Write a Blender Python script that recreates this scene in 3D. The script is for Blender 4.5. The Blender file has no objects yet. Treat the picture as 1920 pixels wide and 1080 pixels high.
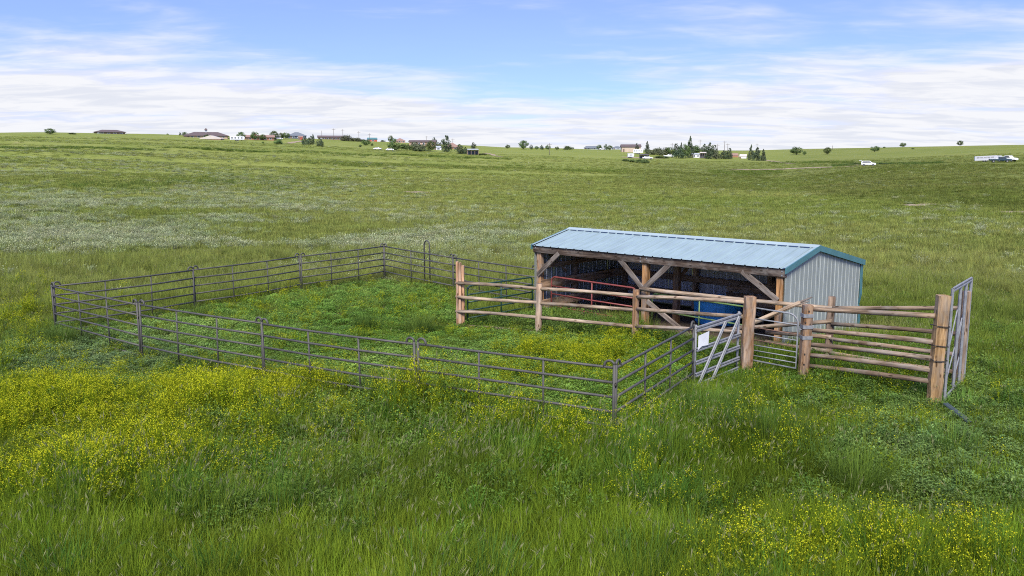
import bpy, math, random
import numpy as np
from mathutils import Vector, Matrix, Euler

random.seed(7)
rng = np.random.default_rng(11)
scene = bpy.context.scene
COL = scene.collection
R = math.radians

# ------------------------------------------------------------------ camera
CAM_H, F, HOR = 4.8, 1600.0, 300.0
PITCH = math.atan((540 - HOR) / F)
cam_d = bpy.data.cameras.new('camera')
cam_d.lens = 36.0 * F / 1920.0
cam_d.sensor_width = 36.0
cam_d.clip_start = 0.1
cam_d.clip_end = 9000
cam = bpy.data.objects.new('camera', cam_d)
COL.objects.link(cam)
cam.location = (0, 0, CAM_H)
cam.rotation_euler = (R(90) - PITCH, 0, 0)
scene.camera = cam

# ------------------------------------------------------------------ world, sun, exposure
SUN_EL, SUN_AZ = R(46), R(190)      # azimuth clockwise from +Y (the view direction)
world = bpy.data.worlds.new('World')
scene.world = world
world.use_nodes = True
world.cycles.sampling_method = 'NONE'      # smooth sky: no importance map needed
NT = world.node_tree
NT.nodes.clear()


def nd(nt, kind, **kw):
    n = nt.nodes.new(kind)
    for k, v in kw.items():
        if k.startswith('i_'):
            key = k[2:]
            n.inputs[int(key) if key.isdigit() else key.replace('_', ' ')].default_value = v
        else:
            setattr(n, k, v)
    return n


def math_n(nt, op, a, b=None, c=None, clamp=False):
    n = nt.nodes.new('ShaderNodeMath')
    n.operation = op
    n.use_clamp = clamp
    for i, v in enumerate((a, b, c)):
        if v is None:
            continue
        if isinstance(v, (int, float)):
            n.inputs[i].default_value = v
        else:
            nt.links.new(v, n.inputs[i])
    return n.outputs[0]


def build_sky():
    nt, L = NT, NT.links
    out = nd(nt, 'ShaderNodeOutputWorld')
    bg = nd(nt, 'ShaderNodeBackground')
    bg.inputs['Strength'].default_value = 0.1
    tc = nd(nt, 'ShaderNodeTexCoord')
    nrm = nd(nt, 'ShaderNodeVectorMath', operation='NORMALIZE')
    L.new(tc.outputs['Generated'], nrm.inputs[0])
    sep = nd(nt, 'ShaderNodeSeparateXYZ')
    L.new(nrm.outputs[0], sep.inputs[0])
    x, y, z = sep.outputs
    # clear sky
    sky = nd(nt, 'ShaderNodeTexSky', sky_type='NISHITA', sun_disc=False,
             sun_elevation=SUN_EL, sun_rotation=SUN_AZ, altitude=1900, air_density=1.0,
             dust_density=0.2, ozone_density=3.0)
    z2 = math_n(nt, 'MULTIPLY_ADD', math_n(nt, 'MAXIMUM', z, 0.0), 1.3, 0.22)
    cmb = nd(nt, 'ShaderNodeCombineXYZ')
    L.new(x, cmb.inputs[0]); L.new(y, cmb.inputs[1]); L.new(z2, cmb.inputs[2])
    L.new(cmb.outputs[0], sky.inputs['Vector'])
    hs = nd(nt, 'ShaderNodeHueSaturation')
    hs.inputs['Saturation'].default_value = 1.10
    hs.inputs['Hue'].default_value = 0.526
    hs.inputs['Value'].default_value = SKY_VAL
    L.new(sky.outputs[0], hs.inputs['Color'])
    # cloud layer: directions projected on a flat layer overhead
    zz = math_n(nt, 'ADD', math_n(nt, 'MAXIMUM', z, 0.0), 0.10)
    px_ = math_n(nt, 'DIVIDE', x, zz)
    py_ = math_n(nt, 'DIVIDE', y, zz)
    c2 = nd(nt, 'ShaderNodeCombineXYZ')
    L.new(px_, c2.inputs[0]); L.new(py_, c2.inputs[1])

    def noise(scale, detail, rough, dist, off, sc):
        mp = nd(nt, 'ShaderNodeMapping')
        mp.inputs['Location'].default_value = off
        mp.inputs['Scale'].default_value = sc
        mp.inputs['Rotation'].default_value = (0, 0, R(20))
        L.new(c2.outputs[0], mp.inputs[0])
        n = nd(nt, 'ShaderNodeTexNoise', noise_dimensions='3D')
        n.inputs['Scale'].default_value = scale
        n.inputs['Detail'].default_value = detail
        n.inputs['Roughness'].default_value = rough
        n.inputs['Distortion'].default_value = dist
        L.new(mp.outputs[0], n.inputs['Vector'])
        return n.outputs[0]
    n1 = noise(1.1, 5, 0.56, 0.35, (3.1, 1.7, 0.0), (0.62, 1.0, 1))
    n2 = noise(0.42, 3, 0.5, 0.2, (7.4, 2.2, 0.0), (1, 1, 1))
    n3 = noise(3.6, 4, 0.6, 0.5, (1.4, 5.2, 0.0), (0.55, 1.0, 1))
    # cover rises towards the horizon
    xw = math_n(nt, 'MULTIPLY', math_n(nt, 'ABSOLUTE', math_n(nt, 'SUBTRACT', x, -0.02)), 0.07)
    el = math_n(nt, 'SUBTRACT', z, xw)
    mr = nd(nt, 'ShaderNodeMapRange', interpolation_type='SMOOTHSTEP')
    mr.inputs[1].default_value = 0.02; mr.inputs[2].default_value = 0.125
    mr.inputs[3].default_value = 0.47; mr.inputs[4].default_value = -0.02
    L.new(el, mr.inputs[0])
    s = math_n(nt, 'ADD', math_n(nt, 'MULTIPLY', n1, 0.66), math_n(nt, 'MULTIPLY', n2, 0.24))
    s = math_n(nt, 'ADD', s, math_n(nt, 'MULTIPLY', n3, 0.22))
    s = math_n(nt, 'MULTIPLY_ADD', s, 1.6, -0.36)
    s = math_n(nt, 'ADD', s, mr.outputs[0])
    # broken cloud continues overhead, its unseen cover raised to whiten the light
    ov = nd(nt, 'ShaderNodeMapRange', interpolation_type='SMOOTHSTEP')
    ov.inputs[1].default_value = 0.18; ov.inputs[2].default_value = 0.45
    ov.inputs[3].default_value = 0.0; ov.inputs[4].default_value = 0.14
    L.new(z, ov.inputs[0])
    s = math_n(nt, 'ADD', s, ov.outputs[0])
    cov = nd(nt, 'ShaderNodeMapRange', interpolation_type='SMOOTHSTEP')
    cov.inputs[1].default_value = 0.48; cov.inputs[2].default_value = 0.98
    cov.inputs[3].default_value = 0.03; cov.inputs[4].default_value = 1.0
    L.new(s, cov.inputs[0])
    cr = nd(nt, 'ShaderNodeMapRange', interpolation_type='SMOOTHSTEP')
    cr.inputs[1].default_value = 0.38; cr.inputs[2].default_value = 0.60
    L.new(n3, cr.inputs[0])
    mixc = nd(nt, 'ShaderNodeMix', data_type='RGBA')
    mixc.inputs['A'].default_value = CLOUD_GREY
    mixc.inputs['B'].default_value = CLOUD_WHITE
    L.new(cr.outputs[0], mixc.inputs['Factor'])
    mix = nd(nt, 'ShaderNodeMix', data_type='RGBA')
    L.new(cov.outputs[0], mix.inputs['Factor'])
    L.new(hs.outputs[0], mix.inputs['A'])
    L.new(mixc.outputs['Result'], mix.inputs['B'])
    L.new(mix.outputs['Result'], bg.inputs['Color'])
    L.new(bg.outputs[0], out.inputs['Surface'])


SKY_VAL = 2.35
CLOUD_GREY = (3.95, 4.1, 4.55, 1)
CLOUD_WHITE = (4.65, 4.7, 4.92, 1)
build_sky()

sun_d = bpy.data.lights.new('sun', 'SUN')
sun_d.energy = 3.0
sun_d.angle = R(20)
sun_d.color = (1.0, 0.94, 0.83)
sun = bpy.data.objects.new('sun', sun_d)
COL.objects.link(sun)
sun.location = (0, -20, 40)
sdir = Vector((math.sin(SUN_AZ) * math.cos(SUN_EL), math.cos(SUN_AZ) * math.cos(SUN_EL), math.sin(SUN_EL)))
sun.rotation_euler = sdir.to_track_quat('Z', 'Y').to_euler()

vs = scene.view_settings
vs.view_transform = 'Standard'
vs.look = 'None'
vs.exposure = 1.0
vs.gamma = 1.0
vs.use_curve_mapping = False
scene.cycles.max_bounces = 4
scene.cycles.diffuse_bounces = 3
scene.cycles.glossy_bounces = 2
scene.cycles.transmission_bounces = 2
scene.cycles.use_light_tree = False
scene.cycles.use_adaptive_sampling = True
scene.cycles.adaptive_threshold = 0.012
scene.cycles.use_denoising = False
scene.cycles.filter_width = 1.05

# ------------------------------------------------------------------ pixel <-> ground helpers
CP, SP = math.cos(PITCH), math.sin(PITCH)


def ray(u, v):
    a, b = (u - 960) / F, -(v - 540) / F
    return Vector((a, CP + b * SP, -SP + b * CP))


def px(u, v, z=0.0):
    """point where the pixel's ray meets the height z"""
    d = ray(u, v)
    t = (z - CAM_H) / d.z
    return Vector((d.x * t, d.y * t, z))


def pxd(u, v, Y):
    """point of the pixel's ray at the depth Y"""
    d = ray(u, v)
    t = Y / d.y
    return Vector((d.x * t, Y, CAM_H + d.z * t))


def project(x, y, z):
    dz = z - CAM_H
    yc = y * CP - dz * SP
    zc = y * SP + dz * CP
    return 960 + F * x / yc, 540 - F * zc / yc


# ------------------------------------------------------------------ terrain height
_DK = [1, 45, 80, 120, 170, 230, 300, 380, 460, 540, 650, 800, 1000, 4000]
_COLS = {
    0:    [393, 355, 322, 295, 272, 256, 251.5, 252.5, 255, 259, 263],
    200:  [393, 356, 324, 298, 276, 260, 251.5, 252, 255, 259, 263],
    400:  [394, 357, 327, 303, 283, 267, 259, 257, 258.5, 262, 266],
    600:  [394, 359, 331, 310, 293, 278, 268, 263, 262, 265, 269],
    800:  [395, 361, 335, 316, 301, 289, 280.5, 273.5, 271.5, 273, 276],
    1000: [396, 362, 338, 321, 307, 295, 287, 281.5, 278.5, 280, 283],
    1200: [396, 363, 340, 326, 314, 303, 294.5, 287, 281.5, 280, 283],
    1310: [396, 360, 334, 322, 314, 305, 295.5, 289, 283, 281, 283],
    1400: [397, 370, 361, 351, 333, 309, 297, 291.5, 286, 282.5, 283],
    1480: [397, 371, 363, 351, 331, 309, 297, 290, 284, 281, 282.5],
    1570: [396, 362, 340, 324, 314, 306, 295.5, 287.5, 280.5, 278, 281],
    1650: [396, 357, 332, 318, 311, 305, 295, 286, 278.5, 277, 280],
    1800: [395, 356, 331, 315, 305, 296, 286, 278, 273, 274, 278],
    1920: [395, 355, 329, 312, 301, 290.5, 282, 275.5, 272.5, 274, 278],
}
_us = sorted(_COLS)
_az_k = np.array([math.atan((u - 960) / F) for u in _us])
_rows = []
for u_ in _us:
    a_ = math.atan((u_ - 960) / F)
    zz_ = [0, 0]
    for d_, v_ in zip(_DK[2:-1], _COLS[u_]):
        zz_.append(CAM_H + (HOR - v_) / F * d_ * math.cos(a_))
    zz_.append(zz_[-1] + 12)
    _rows.append(zz_)
_rows = np.array(_rows)
AZ_N, LD_N = 240, 400
AZ0, AZ1 = -1.1, 1.1
LD0, LD1 = math.log(1.0), math.log(4000.0)
_azg = np.linspace(AZ0, AZ1, AZ_N)
_ldg = np.linspace(LD0, LD1, LD_N)
_tmp = np.stack([np.interp(np.exp(_ldg), _DK, r) for r in _rows])          # cols x ld
_tab = np.stack([np.interp(_azg, _az_k, _tmp[:, j]) for j in range(LD_N)], 1)  # az x ld


def _blur(t, ax, n, it):
    for _ in range(it):
        p = np.pad(t, [(n, n) if i == ax else (0, 0) for i in range(2)], mode='edge')
        c = np.cumsum(p, axis=ax)
        c = np.concatenate([np.zeros_like(np.take(c, [0], ax)), c], axis=ax)
        k = 2 * n + 1
        m = t.shape[ax]
        t = (np.take(c, range(k, k + m), ax) - np.take(c, range(0, m), ax)) / k
    return t


_tab = _blur(_blur(_tab, 0, 4, 3), 1, 4, 2)


def vnoise(x, y, s, seed=0):
    """smooth value noise in 0..1, vectorised"""
    x = np.asarray(x, float) / s + 137.3 + seed * 17.17
    y = np.asarray(y, float) / s + 911.7 + seed * 5.31
    xi, yi = np.floor(x), np.floor(y)
    fx, fy = x - xi, y - yi
    fx = fx * fx * (3 - 2 * fx)
    fy = fy * fy * (3 - 2 * fy)

    def h(a, b):
        v = np.sin(a * 127.1 + b * 311.7 + seed * 74.7) * 43758.5453
        return v - np.floor(v)
    return (h(xi, yi) * (1 - fx) + h(xi + 1, yi) * fx) * (1 - fy) + (h(xi, yi + 1) * (1 - fx) + h(xi + 1, yi + 1) * fx) * fy


def fbm(x, y, s, seed=0, o=4):
    r, a, t = 0, 1.0, 0
    for i in range(o):
        r = r + a * vnoise(x, y, s / 2 ** i, seed + i)
        t += a
        a *= 0.5
    return r / t


def T(x, y):
    x = np.asarray(x, float)
    y = np.asarray(y, float)
    D = np.maximum(np.hypot(x, y), 1.0)
    az = np.clip(np.arctan2(x, y), AZ0, AZ1)
    i = (az - AZ0) / (AZ1 - AZ0) * (AZ_N - 1)
    j = np.clip((np.log(D) - LD0) / (LD1 - LD0), 0, 1) * (LD_N - 1)
    i0 = np.minimum(i.astype(int), AZ_N - 2)
    j0 = np.minimum(j.astype(int), LD_N - 2)
    fi, fj = i - i0, j - j0
    z = (_tab[i0, j0] * (1 - fi) + _tab[i0 + 1, j0] * fi) * (1 - fj) + (_tab[i0, j0 + 1] * (1 - fi) + _tab[i0 + 1, j0 + 1] * fi) * fj
    z = np.where(np.abs(np.arctan2(x, y)) > 1.6, z * 0.3, z)
    amp = np.clip((D - 50) / 120, 0, 1) * 1.1
    z = z + (fbm(x, y, 80, 3, 3) - 0.5) * amp * 2.2
    # old terrace banks crossing the slope on the left
    z = z + 0.55 * np.clip((D - 150) / 60, 0, 1) * np.clip((420 - D) / 60, 0, 1) * (
        np.tanh(((D + x * 0.25) % 62 - 31) / 1.6) * np.exp(-(((D + x * 0.25) % 62 - 31) / 9.0) ** 2)) * np.clip((60 - x) / 80, 0, 1)
    return z


def slope_shade(x, y, z):
    """slope shade painted into the grass colour (1 = open field): hills and draw"""
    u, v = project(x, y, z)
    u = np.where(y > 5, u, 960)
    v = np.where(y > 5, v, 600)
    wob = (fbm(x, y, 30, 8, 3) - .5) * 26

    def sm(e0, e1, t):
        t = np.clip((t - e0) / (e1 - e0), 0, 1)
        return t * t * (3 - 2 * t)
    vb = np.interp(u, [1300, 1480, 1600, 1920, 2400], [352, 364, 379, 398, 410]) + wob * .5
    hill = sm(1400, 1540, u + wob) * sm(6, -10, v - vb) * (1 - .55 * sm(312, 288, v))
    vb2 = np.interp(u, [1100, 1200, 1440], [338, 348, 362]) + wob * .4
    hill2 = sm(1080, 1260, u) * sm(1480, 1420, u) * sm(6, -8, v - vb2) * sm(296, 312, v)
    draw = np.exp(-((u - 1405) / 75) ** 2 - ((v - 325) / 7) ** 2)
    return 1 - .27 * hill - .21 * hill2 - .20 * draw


def Tz(x, y):
    return float(T(x, y))


def hit(u, v, back=14.0):
    """ground point seen at the pixel; just behind the crest where the ray passes over it"""
    d = ray(u, v)
    Y = np.arange(30, 1000, 1.0)
    X = d.x / d.y * Y
    g = T(X, Y)
    rz = CAM_H + d.z / d.y * Y
    k = np.nonzero(g >= rz)[0]
    if len(k):
        i = k[0]
    else:
        i = int(np.argmax((g - CAM_H) / Y)) + int(back)
    return Vector((X[i], Y[i], g[i]))


# ------------------------------------------------------------------ mesh builder and object helpers
WM = {}


class MB:
    def __init__(self):
        self.v, self.f, self.m = [], [], []

    def add(self, verts, faces, mi=0):
        o = len(self.v)
        self.v += [tuple(p) for p in verts]
        for f in faces:
            self.f.append([i + o for i in f])
            self.m.append(mi)

    def box(self, c, s, mat=None, mi=0, bev=0.0):
        hx, hy, hz = s[0] / 2, s[1] / 2, s[2] / 2
        if bev <= 0:
            P = [Vector((sx * hx, sy * hy, sz * hz)) for sz in (-1, 1) for sy in (-1, 1) for sx in (-1, 1)]
            Fc = [(0, 2, 3, 1), (4, 5, 7, 6), (0, 1, 5, 4), (2, 6, 7, 3), (0, 4, 6, 2), (1, 3, 7, 5)]
        else:
            b = min(bev, hx * .9, hy * .9)
            ring = [(-hx + b, -hy), (hx - b, -hy), (hx, -hy + b), (hx, hy - b), (hx - b, hy), (-hx + b, hy), (-hx, hy - b), (-hx, -hy + b)]
            P = [Vector((a, q, -hz)) for a, q in ring] + [Vector((a, q, hz)) for a, q in ring]
            Fc = [tuple(range(7, -1, -1)), tuple(range(8, 16))] + [(i, (i + 1) % 8, 8 + (i + 1) % 8, 8 + i) for i in range(8)]
        if mat is not None:
            P = [mat @ p for p in P]
        self.add([p + Vector(c) for p in P], Fc, mi)

    def tube(self, pts, r, n=8, mi=0, cap=True):
        pts = [Vector(p) for p in pts]
        rs = r if isinstance(r, (list, tuple)) else [r] * len(pts)
        t0 = (pts[1] - pts[0]).normalized()
        up = Vector((0, 0, 1)) if abs(t0.z) < 0.9 else Vector((1, 0, 0))
        nx = t0.cross(up).normalized()
        vs_, fs = [], []
        for i, p in enumerate(pts):
            if i == 0:
                t = t0
            elif i == len(pts) - 1:
                t = (pts[i] - pts[i - 1]).normalized()
            else:
                t = ((pts[i] - pts[i - 1]).normalized() + (pts[i + 1] - pts[i]).normalized()).normalized()
            nx = (nx - t * nx.dot(t)).normalized()
            ny = t.cross(nx)
            for k in range(n):
                a = 2 * math.pi * k / n
                vs_.append(p + (nx * math.cos(a) + ny * math.sin(a)) * rs[i])
        for i in range(len(pts) - 1):
            for k in range(n):
                k2 = (k + 1) % n
                fs.append((i * n + k, i * n + k2, (i + 1) * n + k2, (i + 1) * n + k))
        if cap:
            fs.append(tuple(range(n - 1, -1, -1)))
            fs.append(tuple((len(pts) - 1) * n + k for k in range(n)))
        self.add(vs_, fs, mi)

    def prism(self, poly, y0, y1, mi=0, mat=None):
        n = len(poly)
        P = [Vector((a, y0, b)) for a, b in poly] + [Vector((a, y1, b)) for a, b in poly]
        if mat is not None:
            P = [mat @ p for p in P]
        self.add(P, [tuple(range(n)), tuple(range(2 * n - 1, n - 1, -1))] + [(i, n + i, n + (i + 1) % n, (i + 1) % n) for i in range(n)], mi)

    def mesh(self, name, mats, smooth=False):
        me = bpy.data.meshes.new(name)
        me.from_pydata(self.v, [], self.f)
        for m in (mats if isinstance(mats, (list, tuple)) else [mats]):
            me.materials.append(m)
        me.polygons.foreach_set('material_index', self.m)
        if smooth:
            me.polygons.foreach_set('use_smooth', [True] * len(me.polygons))
        me.update()
        return me

    def build(self, name, mats, parent=None, M=None, smooth=False):
        return link(name, self.mesh(name, mats, smooth), parent, M)


def link(name, me, parent=None, M=None):
    o = bpy.data.objects.new(name, me)
    COL.objects.link(o)
    M = M or Matrix.Identity(4)
    if parent is not None:
        o.parent = parent
        o.matrix_basis = WM[parent].inverted() @ M
    else:
        o.matrix_basis = M
    WM[o] = M
    return o


def tag(o, label, cat, group=None):
    o['label'] = label
    o['category'] = cat
    if group:
        o['group'] = group
    return o


def thing(name, label, cat, loc=(0, 0, 0), group=None, rz=0.0):
    M = Matrix.Translation(Vector(loc)) @ Matrix.Rotation(rz, 4, 'Z')
    o = link(name, None, None, M)
    o.empty_display_size = 0.3
    return tag(o, label, cat, group)


def axis_frame(A, B, side=None):
    """matrix with origin A, Z along B-A; X kept horizontal (or along side)"""
    A, B = Vector(A), Vector(B)
    z = (B - A).normalized()
    ref = Vector(side) if side is not None else (Vector((0, 0, 1)).cross(z) if abs(z.z) < 0.95 else Vector((1, 0, 0)))
    x = (ref - z * ref.dot(z)).normalized()
    y = z.cross(x)
    M = Matrix((x, y, z)).transposed().to_4x4()
    M.translation = A
    return M, (B - A).length


def pole(name, A, B, r0, r1, mat, parent, n=10, wob=0.012, seg=7):
    """peeled pole: tapering, a little crooked"""
    M, L = axis_frame(A, B)
    pts, rs = [], []
    ph = random.uniform(0, 6.28)
    for i in range(seg + 1):
        t = i / seg
        b = math.sin(t * math.pi)
        pts.append((wob * b * math.cos(ph + 2 * t) + random.uniform(-.3, .3) * wob, wob * b * math.sin(ph), t * L))
        rs.append((r0 + (r1 - r0) * t) * random.uniform(0.95, 1.05))
    mb = MB()
    mb.tube(pts, rs, n)
    return mb.build(name, mat, parent, M, smooth=True)


def timber(name, A, B, w, d, mat, parent, side=None, bev=0.012, jit=0.006, seg=4):
    """sawn timber from A to B, w along side, d across; edges eased and a bit uneven"""
    M, L = axis_frame(A, B, side)
    hw, hd, b = w / 2, d / 2, bev
    ring = [(-hw + b, -hd), (hw - b, -hd), (hw, -hd + b), (hw, hd - b), (hw - b, hd), (-hw + b, hd), (-hw, hd - b), (-hw, -hd + b)]
    V, Fc = [], []
    for i in range(seg + 1):
        for (a, c) in ring:
            V.append((a + random.uniform(-jit, jit), c + random.uniform(-jit, jit), L * i / seg))
    for i in range(seg):
        for k in range(8):
            k2 = (k + 1) % 8
            Fc.append((i * 8 + k, i * 8 + k2, (i + 1) * 8 + k2, (i + 1) * 8 + k))
    Fc += [tuple(range(7, -1, -1)), tuple(seg * 8 + k for k in range(8))]
    mb = MB()
    mb.add(V, Fc)
    return mb.build(name, mat, parent, M)


def tubeobj(name, pts, r, mat, parent, n=8):
    mb = MB()
    o = Vector(pts[0])
    mb.tube([Vector(p) - o for p in pts], r, n)
    return mb.build(name, mat, parent, Matrix.Translation(o), smooth=True)


# ------------------------------------------------------------------ materials
def new_mat(name):
    m = bpy.data.materials.new(name)
    m.use_nodes = True
    return m, m.node_tree, m.node_tree.nodes['Principled BSDF']


def ramp(nt, fac, stops):
    r = nt.nodes.new('ShaderNodeValToRGB')
    e = r.color_ramp.elements
    while len(e) < len(stops):
        e.new(0.5)
    for el, (p, c) in zip(e, stops):
        el.position = p
        el.color = (*c, 1) if len(c) == 3 else c
    nt.links.new(fac, r.inputs[0])
    return r.outputs[0]


def noise_n(nt, vec, scale, detail=4, rough=0.55, dist=0.0):
    n = nt.nodes.new('ShaderNodeTexNoise')
    n.inputs['Scale'].default_value = scale
    n.inputs['Detail'].default_value = detail
    n.inputs['Roughness'].default_value = rough
    n.inputs['Distortion'].default_value = dist
    if vec is not None:
        nt.links.new(vec, n.inputs['Vector'])
    return n.outputs[0]


def mapping(nt, vec, scale=(1, 1, 1), loc=(0, 0, 0)):
    m = nt.nodes.new('ShaderNodeMapping')
    m.inputs['Scale'].default_value = scale
    m.inputs['Location'].default_value = loc
    nt.links.new(vec, m.inputs[0])
    return m.outputs[0]


def mixc(nt, fac, a, b, mode='MIX'):
    m = nt.nodes.new('ShaderNodeMix')
    m.data_type = 'RGBA'
    m.blend_type = mode
    if isinstance(fac, (int, float)):
        m.inputs['Factor'].default_value = fac
    else:
        nt.links.new(fac, m.inputs['Factor'])
    for k, v in (('A', a), ('B', b)):
        if isinstance(v, tuple):
            m.inputs[k].default_value = (*v, 1) if len(v) == 3 else v
        else:
            nt.links.new(v, m.inputs[k])
    return m.outputs['Result']


def bump(nt, bsdf, h, strength=0.3, dist=0.01):
    b = nt.nodes.new('ShaderNodeBump')
    b.inputs['Strength'].default_value = strength
    b.inputs['Distance'].default_value = dist
    nt.links.new(h, b.inputs['Height'])
    nt.links.new(b.outputs[0], bsdf.inputs['Normal'])


def m_wood(name, dark, mid, light, crack=0.55, rough=0.85):
    m, nt, p = new_mat(name)
    tc = nt.nodes.new('ShaderNodeTexCoord')
    oi = nt.nodes.new('ShaderNodeObjectInfo')
    add = nt.nodes.new('ShaderNodeVectorMath')
    add.operation = 'ADD'
    cb = nt.nodes.new('ShaderNodeCombineXYZ')
    rr = math_n(nt, 'MULTIPLY', oi.outputs['Random'], 37.0)
    nt.links.new(rr, cb.inputs[0]); nt.links.new(rr, cb.inputs[2])
    nt.links.new(tc.outputs['Object'], add.inputs[0]); nt.links.new(cb.outputs[0], add.inputs[1])
    v = add.outputs[0]
    g = noise_n(nt, mapping(nt, v, (34, 34, 1.3)), 1.0, 5, 0.65, 0.6)
    s = noise_n(nt, mapping(nt, v, (7, 7, 1.1)), 1.0, 3, 0.6, 0.3)
    c = ramp(nt, g, [(0.30, dark), (0.50, mid), (0.72, light)])
    stain = ramp(nt, s, [(0.38, (0.45, 0.42, 0.40)), (0.62, (1.08, 1.04, 1.0))])
    c = mixc(nt, 1.0, c, stain, 'MULTIPLY')
    ck = noise_n(nt, mapping(nt, v, (27, 27, 0.8)), 1.0, 2, 0.4, 0.2)
    ckr = ramp(nt, ck, [(0.0, (1, 1, 1)), (0.60 + 0.1 * (1 - crack), (1, 1, 1)), (0.66 + 0.1 * (1 - crack), (0.34, 0.29, 0.25))])
    c = mixc(nt, 1.0, c, ckr, 'MULTIPLY')
    gw_ = noise_n(nt, mapping(nt, v, (3.5, 3.5, 1.6)), 1.0, 4, 0.6, 0.5)
    c = mixc(nt, ramp(nt, gw_, [(0.46, (0, 0, 0)), (0.66, (0.75, 0.75, 0.75))]), c, mixc(nt, 0.6, c, (0.30, 0.28, 0.25)))
    kn = nt.nodes.new('ShaderNodeTexVoronoi')
    kn.inputs['Scale'].default_value = 1.0
    nt.links.new(mapping(nt, v, (9, 9, 3.2)), kn.inputs['Vector'])
    c = mixc(nt, 1.0, c, ramp(nt, kn.outputs['Distance'], [(0.10, (0.30, 0.25, 0.21)), (0.20, (1, 1, 1))]), 'MULTIPLY')
    val = math_n(nt, 'MULTIPLY_ADD', oi.outputs['Random'], 0.55, 0.76)
    hv = nt.nodes.new('ShaderNodeHueSaturation')
    nt.links.new(val, hv.inputs['Value']); nt.links.new(c, hv.inputs['Color'])
    nt.links.new(hv.outputs[0], p.inputs['Base Color'])
    p.inputs['Roughness'].default_value = rough
    p.inputs['Specular IOR Level'].default_value = 0.25
    hmix = math_n(nt, 'SUBTRACT', g, math_n(nt, 'MULTIPLY', ck, 0.8))
    bump(nt, p, hmix, 0.5, 0.012)
    return m


def m_paint(name, col, rough=0.45, metal=0.0, var=0.18, scale=5.0, worn=None, wthr=0.68):
    m, nt, p = new_mat(name)
    tc = nt.nodes.new('ShaderNodeTexCoord')
    n = noise_n(nt, tc.outputs['Object'], scale, 6, 0.6)
    a = tuple(c * (1 - var) for c in col)
    b = tuple(min(1, c * (1 + var)) for c in col)
    c = ramp(nt, n, [(0.3, a), (0.7, b)])
    if worn:
        w = noise_n(nt, tc.outputs['Object'], scale * 3.1, 5, 0.65)
        f = ramp(nt, w, [(wthr - 0.03, (0, 0, 0)), (wthr + 0.04, (1, 1, 1))])
        c = mixc(nt, f, c, worn)
    nt.links.new(c, p.inputs['Base Color'])
    rr = math_n(nt, 'MULTIPLY_ADD', n, 0.3, rough - 0.15)
    nt.links.new(rr, p.inputs['Roughness'])
    p.inputs['Metallic'].default_value = metal
    return m


def m_sheet(name, col, rough, streak, dirt=0.0):
    """painted steel sheet, weather streaks running down it (object z), soil splashed up its foot"""
    m, nt, p = new_mat(name)
    tc = nt.nodes.new('ShaderNodeTexCoord')
    oi = nt.nodes.new('ShaderNodeObjectInfo')
    add = nt.nodes.new('ShaderNodeVectorMath')
    cb = nt.nodes.new('ShaderNodeCombineXYZ')
    nt.links.new(math_n(nt, 'MULTIPLY', oi.outputs['Random'], 53.0), cb.inputs[0])
    nt.links.new(tc.outputs['Object'], add.inputs[0]); nt.links.new(cb.outputs[0], add.inputs[1])
    v = add.outputs[0]
    s = noise_n(nt, mapping(nt, v, (16, 16, 0.8)), 1.0, 5, 0.6, 0.2)
    b = noise_n(nt, mapping(nt, v, (1.6, 1.6, 1.1)), 1.0, 4, 0.6)
    c = ramp(nt, s, [(0.30, tuple(q * (1 - streak) for q in col)), (0.70, tuple(min(1, q * (1 + streak)) for q in col))])
    c = mixc(nt, 0.9, c, ramp(nt, b, [(0.3, (1 - streak * .9,) * 3), (0.7, (1 + streak * .7,) * 3)]), 'MULTIPLY')
    if dirt:
        sp = nt.nodes.new('ShaderNodeSeparateXYZ')
        nt.links.new(tc.outputs['Object'], sp.inputs[0])
        d = math_n(nt, 'MULTIPLY_ADD', s, 0.6, math_n(nt, 'MULTIPLY', sp.outputs[2], -1.5))
        f = ramp(nt, d, [(0.0, (0, 0, 0)), (0.32, (dirt,) * 3)])
        c = mixc(nt, f, c, (0.20, 0.165, 0.115))
    nt.links.new(c, p.inputs['Base Color'])
    nt.links.new(math_n(nt, 'MULTIPLY_ADD', b, 0.3, rough - .15), p.inputs['Roughness'])
    p.inputs['Specular IOR Level'].default_value = 0.35
    return m


def m_flat(name, col, rough=0.7, metal=0.0):
    return m_paint(name, col, rough, metal, 0.12, 1.3)


M_POST = m_wood('post_wood', (0.11, 0.06, 0.033), (0.33, 0.195, 0.10), (0.50, 0.35, 0.20), 1.0)
M_POSTG = m_wood('grey_post_wood', (0.14, 0.095, 0.06), (0.29, 0.215, 0.15), (0.42, 0.33, 0.24), 0.8)
M_RAIL = m_wood('rail_wood', (0.14, 0.10, 0.07), (0.31, 0.24, 0.165), (0.46, 0.385, 0.29), 0.65)
M_RAILB = m_wood('brown_rail_wood', (0.10, 0.07, 0.045), (0.23, 0.17, 0.115), (0.36, 0.285, 0.20), 0.65)
M_BEAM = m_wood('beam_wood', (0.04, 0.029, 0.022), (0.10, 0.074, 0.057), (0.175, 0.138, 0.11), 0.6)
M_BRACE = m_wood('brace_wood', (0.08, 0.066, 0.055), (0.175, 0.148, 0.125), (0.265, 0.23, 0.195), 0.5)
M_PLANK = m_wood('kick_plank_wood', (0.14, 0.09, 0.055), (0.30, 0.20, 0.125), (0.42, 0.30, 0.20), 0.5)
M_SHEDPOST = m_wood('shed_post_wood', (0.15, 0.075, 0.03), (0.36, 0.20, 0.085), (0.48, 0.30, 0.145), 0.9)
M_PANEL = m_paint('grey_panel_paint', (0.062, 0.060, 0.052), 0.6, 0.05, 0.25, 6, (0.15, 0.15, 0.13), 0.72)
M_GALV = m_paint('galvanised_steel', (0.20, 0.21, 0.22), 0.62, 0.15, 0.28, 9)
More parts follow.
